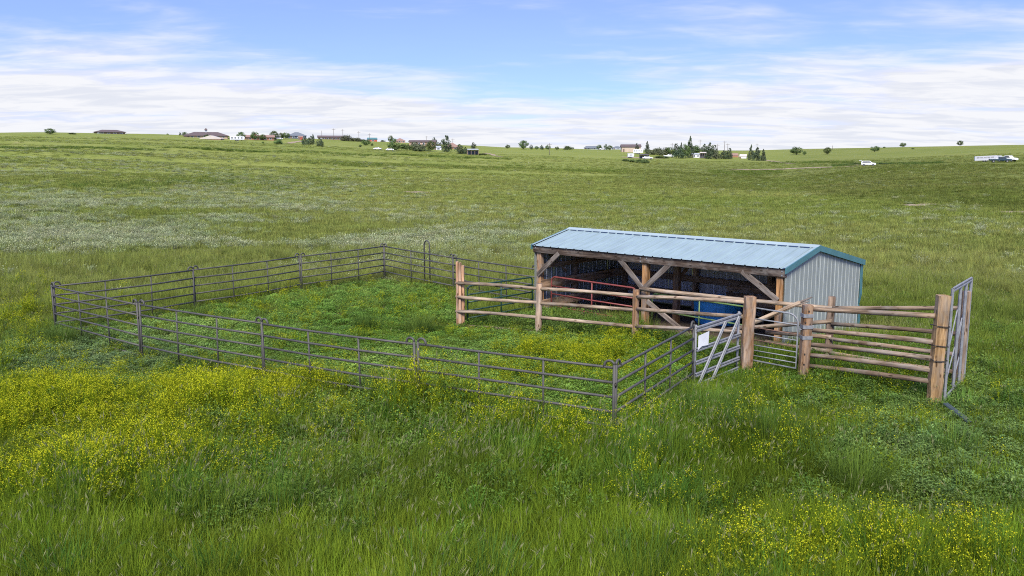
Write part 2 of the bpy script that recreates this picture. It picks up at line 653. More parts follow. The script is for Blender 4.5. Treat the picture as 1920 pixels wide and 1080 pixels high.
M_DKGREEN = m_paint('dark_green_paint', (0.018, 0.055, 0.038), 0.42, 0.1, 0.25, 7)
M_GREEN = m_paint('faded_green_paint', (0.13, 0.22, 0.075), 0.55, 0.0, 0.3, 8, (0.20, 0.14, 0.08), 0.66)
M_RED = m_paint('faded_red_paint', (0.20, 0.048, 0.042), 0.5, 0.0, 0.25, 8, (0.15, 0.06, 0.04), 0.7)
M_RUSTY = m_paint('rusty_steel', (0.17, 0.10, 0.07), 0.7, 0.3, 0.35, 9)
M_ROOF = m_sheet('roof_steel', (0.245, 0.325, 0.335), 0.5, 0.12)
M_SIDE = m_sheet('siding_steel', (0.255, 0.285, 0.262), 0.6, 0.13, 0.6)
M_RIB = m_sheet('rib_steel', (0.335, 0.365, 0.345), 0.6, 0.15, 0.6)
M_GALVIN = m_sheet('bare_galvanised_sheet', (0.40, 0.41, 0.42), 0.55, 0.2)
M_GALVLITRIB = m_sheet('galvanised_lit_rib', (0.74, 0.75, 0.76), 0.5, 0.1)  # galvanised ribs on the back wall; on the left, painted light through gaps
M_TEAL = m_paint('teal_trim_paint', (0.07, 0.19, 0.215), 0.45, 0.1, 0.12, 2.0)
M_BLUE = m_paint('blue_tank_plastic', (0.05, 0.36, 0.74), 0.42, 0.0, 0.18, 3.0)
M_WHITE = m_flat('white_sheet', (0.72, 0.73, 0.74), 0.6)
M_WIRE = m_flat('dark_wire', (0.05, 0.045, 0.04), 0.6, 0.4)

# ================================================================== SETTING: ground
def m_ground():
    m, nt, p = new_mat('meadow_ground')
    geo = nt.nodes.new('ShaderNodeNewGeometry')
    v = geo.outputs['Position']
    big = noise_n(nt, mapping(nt, v, (0.010, 0.022, 0)), 1.0, 4, 0.55, 0.5)
    mid = noise_n(nt, mapping(nt, v, (0.07, 0.11, 0)), 1.0, 4, 0.6, 0.6)
    fine = noise_n(nt, mapping(nt, v, (1.1, 0.55, 0)), 1.0, 5, 0.7, 0.3)
    vfine = noise_n(nt, mapping(nt, v, (5.5, 2.6, 0)), 1.0, 4, 0.7)
    c1 = ramp(nt, big, [(0.32, (0.148, 0.186, 0.034)), (0.50, (0.196, 0.228, 0.050)), (0.68, (0.232, 0.250, 0.066))])
    c2 = ramp(nt, mid, [(0.30, (0.132, 0.178, 0.032)), (0.52, (0.196, 0.228, 0.050)), (0.72, (0.246, 0.258, 0.080))])
    c = mixc(nt, 0.5, c1, c2)
    f = ramp(nt, fine, [(0.30, (0.62, 0.66, 0.60)), (0.55, (1, 1, 1)), (0.75, (1.30, 1.26, 1.22))])
    c = mixc(nt, 0.55, c, f, 'MULTIPLY')
    f2 = ramp(nt, vfine, [(0.30, (0.66, 0.70, 0.62)), (0.7, (1.28, 1.24, 1.2))])
    c = mixc(nt, 0.5, c, f2, 'MULTIPLY')
    # dry soil showing through here and there
    so = noise_n(nt, mapping(nt, v, (0.035, 0.06, 0), (40, 11, 0)), 1.0, 5, 0.62, 0.8)
    sf = ramp(nt, so, [(0.66, (0, 0, 0)), (0.74, (0.55, 0.55, 0.55))])
    c = mixc(nt, sf, c, (0.27, 0.225, 0.13))
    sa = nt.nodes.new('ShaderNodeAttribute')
    sa.attribute_name = 'slope_shade'
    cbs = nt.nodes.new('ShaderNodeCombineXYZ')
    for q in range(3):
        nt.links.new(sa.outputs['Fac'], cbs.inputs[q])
    c = mixc(nt, 1.0, c, cbs.outputs[0], 'MULTIPLY')  # painted slope shade darkens the ground colour
    # close by the soil and thatch between the plants shows; far off the sward covers it
    dist = nt.nodes.new('ShaderNodeVectorMath')
    dist.operation = 'LENGTH'
    nt.links.new(v, dist.inputs[0])
    dm = nt.nodes.new('ShaderNodeMapRange')
    dm.inputs[1].default_value = 26
    dm.inputs[2].default_value = 80
    nt.links.new(dist.outputs['Value'], dm.inputs[0])
    thatch = ramp(nt, vfine, [(0.35, (0.030, 0.028, 0.014)), (0.65, (0.075, 0.072, 0.032))])
    c = mixc(nt, dm.outputs[0], thatch, c)
    nt.links.new(c, p.inputs['Base Color'])
    p.inputs['Roughness'].default_value = 0.95
    p.inputs['Specular IOR Level'].default_value = 0.1
    bump(nt, p, math_n(nt, 'ADD', fine, math_n(nt, 'MULTIPLY', vfine, 0.5)), 0.45, 0.22)
    return m


M_GROUND = m_ground()


def build_ground():
    rings = [0.0] + list(np.exp(np.linspace(math.log(2.0), math.log(4000.0), 330)))
    az = np.concatenate([np.linspace(-math.pi, -0.85, 26, endpoint=False), np.linspace(-0.85, 0.85, 320, endpoint=False), np.linspace(0.85, math.pi, 26, endpoint=False)])
    n = len(az)
    D, A = np.meshgrid(rings[1:], az, indexing='ij')
    X, Y = D * np.sin(A), D * np.cos(A)
    Z = T(X, Y)
    V = [(0, 0, 0)] + list(zip(X.ravel(), Y.ravel(), Z.ravel()))
    Fc = [(0, 1 + (k + 1) % n, 1 + k) for k in range(n)]
    nr = len(rings) - 1
    for i in range(nr - 1):
        for k in range(n):
            k2 = (k + 1) % n
            Fc.append((1 + i * n + k, 1 + i * n + k2, 1 + (i + 1) * n + k2, 1 + (i + 1) * n + k))
    me = bpy.data.meshes.new('ground')
    me.from_pydata(V, [], Fc)
    me.polygons.foreach_set('use_smooth', [True] * len(me.polygons))
    at = me.attributes.new('slope_shade', 'FLOAT', 'POINT')
    sw = np.concatenate([[1.0], slope_shade(X.ravel(), Y.ravel(), Z.ravel())])
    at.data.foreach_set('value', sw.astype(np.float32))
    me.materials.append(M_GROUND)
    o = link('ground', me)
    o['kind'] = 'structure'


build_ground()


def m_soil(name, a, b, c_):
    m, nt, p = new_mat(name)
    geo = nt.nodes.new('ShaderNodeNewGeometry')
    n1 = noise_n(nt, geo.outputs['Position'], 1.2, 5, 0.65)
    n2 = noise_n(nt, geo.outputs['Position'], 14, 4, 0.6)
    c = ramp(nt, n1, [(0.32, a), (0.52, b), (0.70, c_)])
    c = mixc(nt, 0.6, c, ramp(nt, n2, [(0.3, (0.6, 0.6, 0.6)), (0.7, (1.25, 1.25, 1.25))]), 'MULTIPLY')
    nt.links.new(c, p.inputs['Base Color'])
    p.inputs['Roughness'].default_value = 0.95
    bump(nt, p, n2, 0.6, 0.03)
    return m


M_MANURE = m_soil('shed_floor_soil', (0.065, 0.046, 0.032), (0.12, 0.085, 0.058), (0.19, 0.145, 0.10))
M_TAN = m_soil('bare_soil', (0.20, 0.15, 0.09), (0.31, 0.24, 0.15), (0.40, 0.32, 0.21))


BARE = []      # (x, y, radius) of ground kept clear of tufts


def patch(name, ctr, rx, ry, mat, lift=0.012, n=28, rot=0.0, seed=0):
    """irregular thin sheet of soil draped on the ground"""
    rr = np.random.default_rng(seed + 5)
    if ctr[1] > 45:
        BARE.append((ctr[0], ctr[1], max(rx, ry) * .85))
    mb = MB()
    V = []
    K = 4
    ph = rr.uniform(0, 6.28, 4)
    for j in range(1, K + 1):
        for i in range(n):
            a = 2 * math.pi * i / n
            q = 1 + 0.22 * math.sin(2 * a + ph[0]) + 0.14 * math.sin(3 * a + ph[1]) + 0.10 * math.sin(7 * a + ph[2])
            dx, dy = rx * q * math.cos(a) * j / K, ry * q * math.sin(a) * j / K
            x = ctr[0] + dx * math.cos(rot) - dy * math.sin(rot)
            y = ctr[1] + dx * math.sin(rot) + dy * math.cos(rot)
            V.append((x, y, Tz(x, y) + lift))
    c = (ctr[0], ctr[1], Tz(ctr[0], ctr[1]) + lift)
    Fc = [(len(V), i, (i + 1) % n) for i in range(n)]
    for j in range(K - 1):
        for i in range(n):
            i2 = (i + 1) % n
            Fc.append((j * n + i, (j + 1) * n + i, (j + 1) * n + i2, j * n + i2))
    mb.add(V + [c], Fc)
    o = mb.build(name, mat)
    o['kind'] = 'structure'
    return o


def track(name, pix, width, mat, lift=0.10):
    """worn track draped over the land, its course given by pixels on the ground"""
    pts = [hit(u, v) for u, v in pix]
    P = []
    for a, b in zip(pts[:-1], pts[1:]):
        for k in range(10):
            P.append(a.lerp(b, k / 10))
    P.append(pts[-1])
    BARE.extend((p.x, p.y, width * .6) for p in P)
    V, Fc = [], []
    for i, p in enumerate(P):
        d = (P[min(i + 1, len(P) - 1)] - P[max(i - 1, 0)])
        d.z = 0
        s = Vector((-d.y, d.x, 0)).normalized()
        for k in range(5):
            q = p + s * width * (k / 4 - 0.5) * (1 + 0.3 * math.sin(i * 1.7))
            V.append((q.x, q.y, Tz(q.x, q.y) + lift))
    for i in range(len(P) - 1):
        for k in range(4):
            a = i * 5 + k
            Fc.append((a, a + 1, a + 6, a + 5))
    mb = MB()
    mb.add(V, Fc)
    o = mb.build(name, mat)
    o['kind'] = 'structure'


# ================================================================== SHED
FL, FR = px(1003, 590), px(1462, 668)
SX = (FR - FL).normalized()
SY = Vector((-SX.y, SX.x, 0))
S = Matrix((SX, SY, Vector((0, 0, 1)))).transposed().to_4x4()
S.translation = FL
SL = (FR - FL).length
SW, RIDGE = 4.6, 1.74
Z_F, Z_R, Z_B = 2.20, 2.60, 2.00


def W(x, y, z):
    return S @ Vector((x, y, z))


def shed_local(p):
    return S.inverted() @ Vector(p)


def roof_z(y):
    if y <= RIDGE:
        return Z_F + (Z_R - Z_F) * y / RIDGE
    return Z_R + (Z_B - Z_R) * (y - RIDGE) / (SW - RIDGE)


shed = link('loafing_shed', None, None, S.copy())
tag(shed, 'open-fronted livestock shed with pale blue metal roof and timber posts', 'shed')


def sheet(name, n_cols, gap, length_axis, rib_mats, M_world, height_fn, w, rib_sp, rib_h, rib_w, dent=0.0):
    """ribbed steel sheet: columns along local x, height_fn(x)->(z0,z1), ribs towards -y"""
    cols = []
    k = 0
    xr = rib_sp / 2
    cols.append((0.0, 0.0, 0))
    while xr < w - 0.001:
        cols += [(xr - rib_w / 2, 0.0, 1), (xr - rib_w * .27, -rib_h, 1), (xr + rib_w * .27, -rib_h, 1), (xr + rib_w / 2, 0.0, 0)]
        xr += rib_sp
    cols.append((w, 0.0, 0))
    extra = n_cols
    V, Fc, mi = [], [], []
    rows = 5
    for (x, y, f) in cols:
        z0, z1 = height_fn(x)
        for r in range(rows):
            t = r / (rows - 1)
            dd = dent * (math.sin(x * 5.1 + t * 7 + extra) * 0.6 + math.sin(x * 2.3 - t * 3 + extra * 1.7))
            V.append((x, y + dd, z0 + (z1 - z0) * t))
    mb = MB()
    for i in range(len(cols) - 1):
        for r in range(rows - 1):
            a = i * rows + r
            mb.f.append([a, a + rows, a + rows + 1, a + 1])
            mb.m.append(cols[i][2])
    mb.v = V
    return mb.build(name, rib_mats, shed, M_world)


def build_shed():
    # --- roof sheets (front and back slope), each 0.9 m wide
    n = 9
    w = (SL + 0.16) / n
    for side in (0, 1):
        if side == 0:
            y0, z0 = -0.07, roof_z(-0.07)
            y1, z1 = RIDGE - 0.02, Z_R - 0.004
        else:
            y0, z0 = SW + 0.07, roof_z(SW + 0.07)
            y1, z1 = RIDGE + 0.02, Z_R - 0.004
        for i in range(n):
            if side == 0:
                o0 = Vector((-0.08 + i * w, y0, z0))
                ex = Vector((1, 0, 0))
            else:
                o0 = Vector((-0.08 + (i + 1) * w, y0, z0))
                ex = Vector((-1, 0, 0))
            ez = Vector((0, y1 - y0, z1 - z0))
            ln = ez.length
            ez.normalize()
            ey = ez.cross(ex)
            M = Matrix((ex, ey, ez)).transposed().to_4x4()
            M.translation = o0
            sheet('roof_sheet', i, 0, None, [M_ROOF, M_ROOF], S @ M, lambda x: (0, ln), w - 0.002, w / 3, 0.022, 0.048, 0.0012)
    # --- ridge cap and closures under its edge, dark to paint the shadowed gaps
    mb = MB()
    cw = 0.17
    zf = lambda y: roof_z(y) + 0.034
    V = []
    for x in (-0.10, SL + 0.10):
        V += [(x, RIDGE - cw, zf(RIDGE - cw)), (x, RIDGE, Z_R + 0.05), (x, RIDGE + cw, zf(RIDGE + cw)),
              (x, RIDGE - cw, zf(RIDGE - cw) - 0.012), (x, RIDGE, Z_R + 0.04), (x, RIDGE + cw, zf(RIDGE + cw) - 0.012)]
    mb.add(V, [(0, 6, 7, 1), (1, 7, 8, 2), (3, 4, 10, 9), (4, 5, 11, 10), (0, 3, 9, 6), (2, 8, 11, 5), (0, 1, 4, 3), (1, 2, 5, 4), (6, 9, 10, 7), (7, 10, 11, 8)])
    mb.build('ridge_cap', m_paint('ridge_cap_steel', (0.29, 0.365, 0.37), 0.5, 0.0, 0.08, 1.0), shed, S.copy())
    mb = MB()
    for i in range(n):
        for k in range(3):
            x = -0.08 + i * w + k * w / 3 + w / 3
            if x > SL - .1:
                continue
            mb.box((x, RIDGE - cw - 0.005, roof_z(RIDGE - cw) + 0.016), (w / 3 - 0.055, 0.02, 0.024))
    mb.build('ridge_closure_shade', m_flat('closure_shade', (0.02, 0.045, 0.10), 0.6), shed, S.copy())  # dark colour stands for shadow in the gaps between ribs
    # --- rake trims
    for x, nm in ((SL + 0.095, 'rake_trim'), (-0.095, 'rake_trim')):
        for (ya, yb) in ((-0.09, RIDGE), (SW + 0.09, RIDGE)):
            A = Vector((x, ya, roof_z(ya) - 0.035))
            B = Vector((x, yb, Z_R - 0.035))
            mb = MB()
            mb.add([(x - 0.013, ya, roof_z(ya) + .035), (x + 0.013, ya, roof_z(ya) + .035), (x + 0.013, ya, roof_z(ya) - .115), (x - 0.013, ya, roof_z(ya) - .115),
                    (x - 0.013, yb, Z_R + .037), (x + 0.013, yb, Z_R + .037), (x + 0.013, yb, Z_R - .113), (x - 0.013, yb, Z_R - .113)],
                   [(0, 1, 5, 4), (1, 2, 6, 5), (2, 3, 7, 6), (3, 0, 4, 7), (0, 3, 2, 1), (4, 5, 6, 7)])
            mb.build(nm, M_TEAL, shed, S.copy())
            # flat flange on the roof
            sx = -1 if x > 1 else 1
            mb = MB()
            xa, xb = x + sx * 0.014, x + sx * 0.10
            mb.add([(xa, ya, roof_z(ya) + .037), (xb, ya, roof_z(ya) + .037), (xb, yb, Z_R + .030), (xa, yb, Z_R + .030)], [(0, 1, 2, 3)])
            mb.build('rake_flange', M_ROOF, shed, S.copy())
    # --- gable walls
    nn = 5
    gw = SW / nn
    for right in (1, 0):
        for i in range(nn):
            if right:
                o0 = Vector((SL + 0.03, i * gw, 0)); ex = Vector((0, 1, 0)); ey = Vector((-1, 0, 0))
                fn = lambda x, i=i: (0.03, roof_z(i * gw + x) - 0.025)
            else:
                o0 = Vector((-0.03, (i + 1) * gw, 0)); ex = Vector((0, -1, 0)); ey = Vector((1, 0, 0))
                fn = lambda x, i=i: (0.03, roof_z((i + 1) * gw - x) - 0.025)
            M = Matrix((ex, ey, Vector((0, 0, 1)))).transposed().to_4x4()
            M.translation = o0
            sheet('siding_sheet', i + 3 * right, 0, None, [M_SIDE, M_RIB if right else M_GALVLITRIB], S @ M, fn, gw - 0.002, gw / 4, 0.010, 0.026, 0.003)  # pale left ribs paint daylight showing through the gaps
    # --- back wall
    for i in range(n):
        bw = SL / n
        o0 = Vector(((i + 1) * bw, SW + 0.03, 0)); ex = Vector((-1, 0, 0)); ey = Vector((0, -1, 0))
        M = Matrix((ex, ey, Vector((0, 0, 1)))).transposed().to_4x4()
        M.translation = o0
        sheet('siding_sheet', i, 0, None, [M_GALVIN, M_GALVLITRIB], S @ M, lambda x: (0.03, Z_B - 0.03), bw - 0.002, bw / 4, 0.010, 0.026, 0.002)
    # --- corner trims (the rear one is dented near its foot)
    tubeless = MB()
    xs = SL + 0.055
    prof = [(0, 0.04), (0, 0.5), (-.035, .75), (0.01, 1.05), (0, 1.5), (0, Z_B - 0.11)]
    V, Fc = [], []
    for (d, z) in prof:
        V += [(xs + d, SW - 0.09, z), (xs + .012 + d, SW - 0.09, z), (xs + .012 + d, SW + 0.055 + d, z), (xs + d, SW + 0.055 + d, z)]
    for i in range(len(prof) - 1):
        for k in range(4):
            a, b = i * 4 + k, i * 4 + (k + 1) % 4
            Fc.append((a, b, b + 4, a + 4))
    Fc += [(0, 1, 2, 3), tuple(len(V) - 4 + k for k in range(4))]
    tubeless.add(V, Fc)
    o = tubeless.build('corner_trim', M_TEAL, shed, S.copy())
    o['label'] = 'dented teal corner trim at the back of the shed'
    mb = MB()
    mb.box((SL + 0.058, 0.03, 1.06), (0.012, 0.07, 2.0))
    mb.build('corner_trim', M_SIDE, shed, S.copy())
    # --- posts
    for x in (0.11, SL / 2 - 0.02, SL - 0.12):
        timber('post', W(x, 0.12, -0.25), W(x, 0.12, Z_F - 0.03), 0.17, 0.17, M_SHEDPOST, shed, SX)
    for x in (0.11, SL / 2 - 0.1, SL - 0.12):
        timber('post', W(x, 1.80, -0.25), W(x, 1.80, Z_R - 0.09), 0.17, 0.17, M_SHEDPOST if 1 < x < 7 else M_PLANK, shed, SX)
    for x in (0.11, SL * .36, SL * .68, SL - 0.12):
        timber('post', W(x, SW - 0.11, -0.25), W(x, SW - 0.11, Z_B - 0.08), 0.16, 0.16, M_PLANK, shed, SX)
    # --- eave beam, two planks meeting at the middle post, with bolt heads
    xm = SL / 2 - 0.02
    for xa, xb in ((-0.06, xm), (xm + 0.006, SL + 0.07)):
        b = timber('eave_beam', W(xa, 0.005, Z_F - 0.135), W(xb, 0.005, Z_F - 0.135), 0.055, 0.205, M_BEAM, shed, SY)
        for q in ((xa + 0.10, 0.05), (xb - 0.10, 0.05), (xb - .10, -0.05)):
            mb = MB()
            mb.tube([(0, 0, 0), (0, -0.012, 0)], 0.022, 8)
            mb.build('bolt', M_GALV, b, S @ Matrix.Translation((q[0], -0.024, Z_F - 0.135 + q[1])))
    timber('ridge_beam', W(0.0, 1.80, Z_R - 0.16), W(SL, 1.80, Z_R - 0.16), 0.06, 0.18, M_PLANK, shed, SY)
    timber('rear_beam', W(0.0, SW - 0.06, Z_B - 0.14), W(SL, SW - 0.06, Z_B - 0.14), 0.05, 0.16, M_PLANK, shed, SY)
    for i in range(7):
        x = 0.25 + i * (SL - 0.5) / 6
        timber('rafter', W(x, 0.05, roof_z(0.05) - 0.07), W(x, RIDGE - .04, Z_R - 0.08), 0.045, 0.09, M_PLANK, shed, SX, bev=.004, jit=.002)
        timber('rafter', W(x, RIDGE + .12, roof_z(RIDGE + .12) - 0.08), W(x, SW - 0.08, roof_z(SW - 0.08) - 0.07), 0.045, 0.09, M_PLANK, shed, SX, bev=.004, jit=.002)
    # --- knee braces
    for xa, za, xb, zb in ((0.11, 1.28, 0.98, 2.02), (xm - 0.03, 1.27, xm - 0.85, 2.02), (xm + 0.03, 1.27, xm + 0.85, 2.02), (SL - 0.12, 1.38, SL - 1.12, 2.02)):
        timber('knee_brace', W(xa, 0.0, za), W(xb, 0.0, zb), 0.04, 0.15, M_BRACE, shed, SY)
    timber('knee_brace', W(0.03, 0.5, 2.0), W(0.03, 1.45, 1.25), 0.04, 0.10, M_PLANK, shed, SX)
    timber('knee_brace', W(3.95, 2.0, 1.3), W(4.6, 2.0, 2.2), 0.04, 0.10, M_PLANK, shed, SY)
    # --- kick boards and girts inside
    for z, h in ((0.36, 0.26), (0.98, 0.28), (1.55, 0.14)):
        timber('kick_board', W(0.245, 0.02, z), W(0.245, SW - 0.2, z + 0.03), 0.045, h, M_PLANK, shed, SX)
    for z, h in ((0.45, 0.22), (0.98, 0.20), (1.50, 0.15), ):
        timber('girt', W(0.3, SW - 0.215, z), W(SL - 0.3, SW - 0.215, z), 0.045, h, M_PLANK, shed, SY)
    for z, h in ((0.45, 0.22), (0.98, 0.22)):
        timber('girt', W(SL - 0.23, 0.2, z), W(SL - 0.23, SW - 0.2, z), 0.045, h, M_PLANK, shed, SX)


build_shed()
c_ = W(SL / 2 + .2, 1.95, 0)
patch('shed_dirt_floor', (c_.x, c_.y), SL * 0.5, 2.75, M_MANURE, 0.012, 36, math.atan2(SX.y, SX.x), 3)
c_ = px(1640, 628)
patch('trampled_soil', (c_.x, c_.y), 1.7, 0.8, M_TAN, 0.010, 28, 0.5, 9)

# ---- loose grey plank leaning on the middle post
lp = thing('leaning_plank', 'weathered grey plank slanting from the middle shed post down to the dirt', 'plank', px(1272, 640))
a_ = W(SL / 2 + 0.15, -0.05, 0.93)
b_ = W(SL / 2 + 1.45, 0.10, 0.10)
timber('board', b_, a_, 0.045, 0.14, M_BRACE, lp, SY)

# ---- feed manger at the back wall
mg = link('feed_manger', None, None, S @ Matrix.Translation((5.9, 3.7, 0)))
tag(mg, 'rough dark plank feed manger against the back wall inside the shed', 'manger')
for x in (4.9, 6.0, 7.1):
    timber('leg', W(x, 3.35, 0.0), W(x, 3.35, 0.98), 0.09, 0.09, M_PLANK, mg, SX)
for k, z in enumerate((0.62, 0.80, 0.98)):
    timber('plank', W(4.8, 3.28, z), W(7.3, 3.28, z + 0.03 * k), 0.03, 0.15, M_PLANK, mg, SY)
for k in range(3):
    timber('plank', W(4.8, 3.42 + k * 0.19, 0.55), W(7.3, 3.42 + k * 0.19, 0.55), 0.17, 0.03, M_PLANK, mg, SY)
timber('slanted_board', W(5.9, 3.30, 1.08), W(7.1, 3.45, 1.38), 0.03, 0.20, M_PLANK, mg, SY)
timber('slanted_board', W(6.3, 3.36, 1.35), W(6.6, 3.36, 0.9), 0.03, 0.12, M_BEAM, mg, SY)

# ---- blue stock tank
tc_ = shed_local(px(1346, 604))
tank = link('stock_tank', None, None, S @ Matrix.Translation((tc_.x, tc_.y, 0)))
tag(tank, 'round bright blue plastic stock tank on the dirt inside the shed', 'tank')
mb = MB()
NS = 48
prof = [(0.66, 0.0), (0.68, 0.05), (0.70, 0.30), (0.73, 0.66), (0.77, 0.68), (0.77, 0.72), (0.70, 0.72), (0.68, 0.60), (0.65, 0.08), (0.0, 0.06)]
V = []
for r_, z_ in prof:
    for k in range(NS):
        a = 2 * math.pi * k / NS
        q = 0.018 if (k % 6 in (0,) and 0.04 < z_ < 0.67 and r_ > 0.66) else 0
        V.append(((r_ + q) * math.cos(a), (r_ + q) * math.sin(a), z_ + 0.012))
Fc = []
for i in range(len(prof) - 1):
    for k in range(NS):
        k2 = (k + 1) % NS
        Fc.append((i * NS + k, i * NS + k2, (i + 1) * NS + k2, (i + 1) * NS + k))
mb.add(V, Fc)
mb.build('tub', M_BLUE, tank, WM[tank].copy())
mb = MB()
mb.tube([(0.775 * math.cos(2 * math.pi * k / 36), 0.775 * math.sin(2 * math.pi * k / 36), 0.717) for k in range(37)], 0.018, 6)
mb.build('rim', M_BLUE, tank, WM[tank].copy(), smooth=True)

# ================================================================== CORRAL PANELS
PZ = 1.44
RAILS = (1.40, 1.15, 0.90, 0.65, 0.40, 0.15)


def G2(u, v, z=PZ):
    p = px(u, v, z)
    return Vector((p.x, p.y, 0))


def corral_panel(A, B, label, rails=RAILS, ups=(0.335, 0.665), lean=(0, 0)):
    A, B = Vector(A), Vector(B)
    d = (B - A).normalized()
    A2, B2 = A + d * 0.03, B - d * 0.03
    L = (B2 - A2).length
    root = thing('corral_panel', label, 'corral panel', A2.lerp(B2, 0.5), 'grey six-rail corral panels')
    sag = random.uniform(0.008, 0.04)
    tilt = Vector((-d.y, d.x, 0)) * random.uniform(-.03, .03)
    bow = Vector((-d.y, d.x, 0)) * random.uniform(-.03, .03)

    def at(s, z):
        q = A2 + d * s + tilt * z + bow * math.sin(math.pi * s / L)
        q.z = z - sag * math.sin(math.pi * s / L) * (.7 + .3 * math.sin(z * 9 + L))
        return q
    for z in rails:
        tubeobj('rail', [at(0.03, z), at(L * .33, z), at(L * .66, z), at(L - 0.03, z)], 0.0235, M_PANEL, root)
    for f in ups:
        tubeobj('upright', [at(f * L, rails[-1]), at(f * L, rails[0])], 0.019, M_PANEL, root)
    for s, sg in ((0.0, 1), (L, -1)):
        q = A2 + d * s
        p = tubeobj('end_post', [q + Vector((0, 0, -0.05)), q + tilt * rails[0] + Vector((0, 0, rails[0] + 0.05))], 0.026, M_PANEL, root)
        q = q + tilt * rails[0]
        arc = [q + d * sg * (0.085 - 0.085 * math.cos(a)) + Vector((0, 0, rails[0] + 0.045 + 0.07 * math.sin(a))) for a in np.linspace(0, math.pi, 7)]
        arc.append(q + d * sg * 0.19 + Vector((0, 0, rails[0] - .0)))
        tubeobj('end_hook', arc, 0.022, M_PANEL, p)
        tubeobj('latch', [q + d * sg * .02 + Vector((0, 0, rails[1] + .03)), q - d * sg * .05 + Vector((0, 0, rails[1] - .01)), q - d * sg * .03 + Vector((0, 0, rails[1] - .08))], 0.011, M_WIRE, p, 6)
    return root


cA, cL, cF = G2(1155, 686), G2(97, 534), G2(720, 460)
fr = [cA, G2(781, 641), G2(491, 603), G2(259, 568), cL]
names = ['nearest the camera, between mustard and the front right corner post',
         'second from the near right corner, mustard below',
         'third from the near right corner, above the yellow mustard',
         'at the far left end, meeting the left corner']
for i in range(4):
    corral_panel(fr[i + 1], fr[i], 'grey front corral panel ' + names[i])
bk = [cL, G2(362, 504), G2(563, 479), cF]
names = ['starting at the far left corner', 'middle one of three', 'ending at the far back corner']
for i in range(3):
    corral_panel(bk[i], bk[i + 1], 'grey back-left corral panel ' + names[i])
cM = G2(850, 481)
corral_panel(cF, cM, 'grey back-right corral panel between far corner and short bow gate', ups=(0.42,))
cE = W(-0.12, 0.25, 0)
corral_panel(cM, (cE.x, cE.y, 0), 'grey back-right corral panel running up to the left shed post')
cG = G2(1303, 608)
corral_panel(cA, cG, 'grey corral panel at the right side, running back to the channel-rail gate')

# narrow bow gate left standing just outside the back-right side
bd = (cM - cF).normalized()
bn = Vector((-bd.y, bd.x, 0))
g0 = G2(795.5, 470.5)
g1 = G2(805.5, 472)
bg_ = thing('bow_gate', 'tall narrow grey walk-through gate with arched top behind the corral', 'gate', g0)
top = 1.84
rad = (g1 - g0).length / 2
dd = (g1 - g0).normalized()
arch = [g0 + Vector((0, 0, -0.05)), g0 + Vector((0, 0, top - rad))] + [g0 + dd * (rad - rad * math.cos(a)) + Vector((0, 0, top - rad + rad * math.sin(a))) for a in np.linspace(0.3, math.pi - 0.1, 7)] + [g1 + Vector((0, 0, top - rad)), g1 + Vector((0, 0, -0.05))]
tubeobj('frame', arch, 0.026, M_PANEL, bg_)
g2 = cM + bn * 0.14
for z in RAILS:
    tubeobj('rail', [g1 + Vector((0, 0, z - .03)), g2 + Vector((0, 0, z - .05))], 0.02, M_PANEL, bg_)
tubeobj('end_post', [g2 + Vector((0, 0, -.05)), g2 + Vector((0, 0, 1.38))], 0.024, M_PANEL, bg_)


# ================================================================== TUBE GATES
def tube_gate(name, label, A, B, zb, zt, rails, ups, r, mat, rnd=0.14, tilt=0.0, rail_r=None, rail_mat=None):
    A, B = Vector(A), Vector(B)
    d = (B - A)
    L = d.length
    d.normalize()
    root = thing(name, label, 'gate', A.lerp(B, .5))

    def at(s, z):
        q = A + d * s
        q.z = z + tilt * s / L
        return q
    fr_ = [at(0, zb)]
    fr_.append(at(0, zt - rnd))
    for a in np.linspace(0, math.pi / 2, 5)[1:]:
        fr_.append(at(rnd - rnd * math.cos(a), zt - rnd + rnd * math.sin(a)))
    for a in np.linspace(0, math.pi / 2, 5):
        fr_.append(at(L - rnd + rnd * math.sin(a), zt - rnd + rnd * math.cos(a)))
    fr_.append(at(L, zb))
    tubeobj('frame', fr_, r, mat, root)
    for z in rails:
        tubeobj('rail', [at(0, z), at(L / 2, z - 0.01), at(L, z)], rail_r or r * .85, rail_mat or mat, root)
    for s in ups:
        tubeobj('upright', [at(s * L, zb), at(s * L, zt)], r * .8, mat, root)
    return root


gA, gB = px(877, 617), px(998, 594)
tube_gate('tube_gate', 'dark green tubular gate between the tall split post and the shed', gA, gB, 0.1, 1.24, (0.10, 0.32, 0.54, 0.78, 1.0), (0.5,), 0.026, M_DKGREEN, 0.12)
gA, gB = W(0.42, 0.30, 0), W(3.78, 0.12, 0)
tube_gate('tube_gate', 'faded red tubular gate across the left bay of the shed', (gA.x, gA.y, 0), (gB.x, gB.y, 0), 0.04, 1.22, (0.30, 0.68, 0.93), (0.5,), 0.026, M_RED, 0.16)
gA, gB = W(3.75, 0.95, 0), W(7.35, 0.2, 0)
tube_gate('tube_gate', 'faded pale green tubular gate in front of the blue tank', (gA.x, gA.y, 0), (gB.x, gB.y, 0), 0.03, 0.98, (0.5,), (0.5,), 0.024, M_GREEN, 0.14, tilt=0.1)

# ================================================================== WOODEN FENCES
PB = {1: px(864, 617), 2: px(1010, 632), 3: px(1190, 648), 4: px(1398, 704), 5: px(1504, 717), 6: px(1748, 768), 7: px(1552, 690), 8: px(1793, 733)}


def zat(u, v, i):
    return pxd(u, v, PB[i].y).z


def up(p, z):
    return Vector((p.x, p.y, z))


fence1 = thing('pole_fence', 'three-rail pole fence on round posts in front of the shed', 'fence', PB[2])
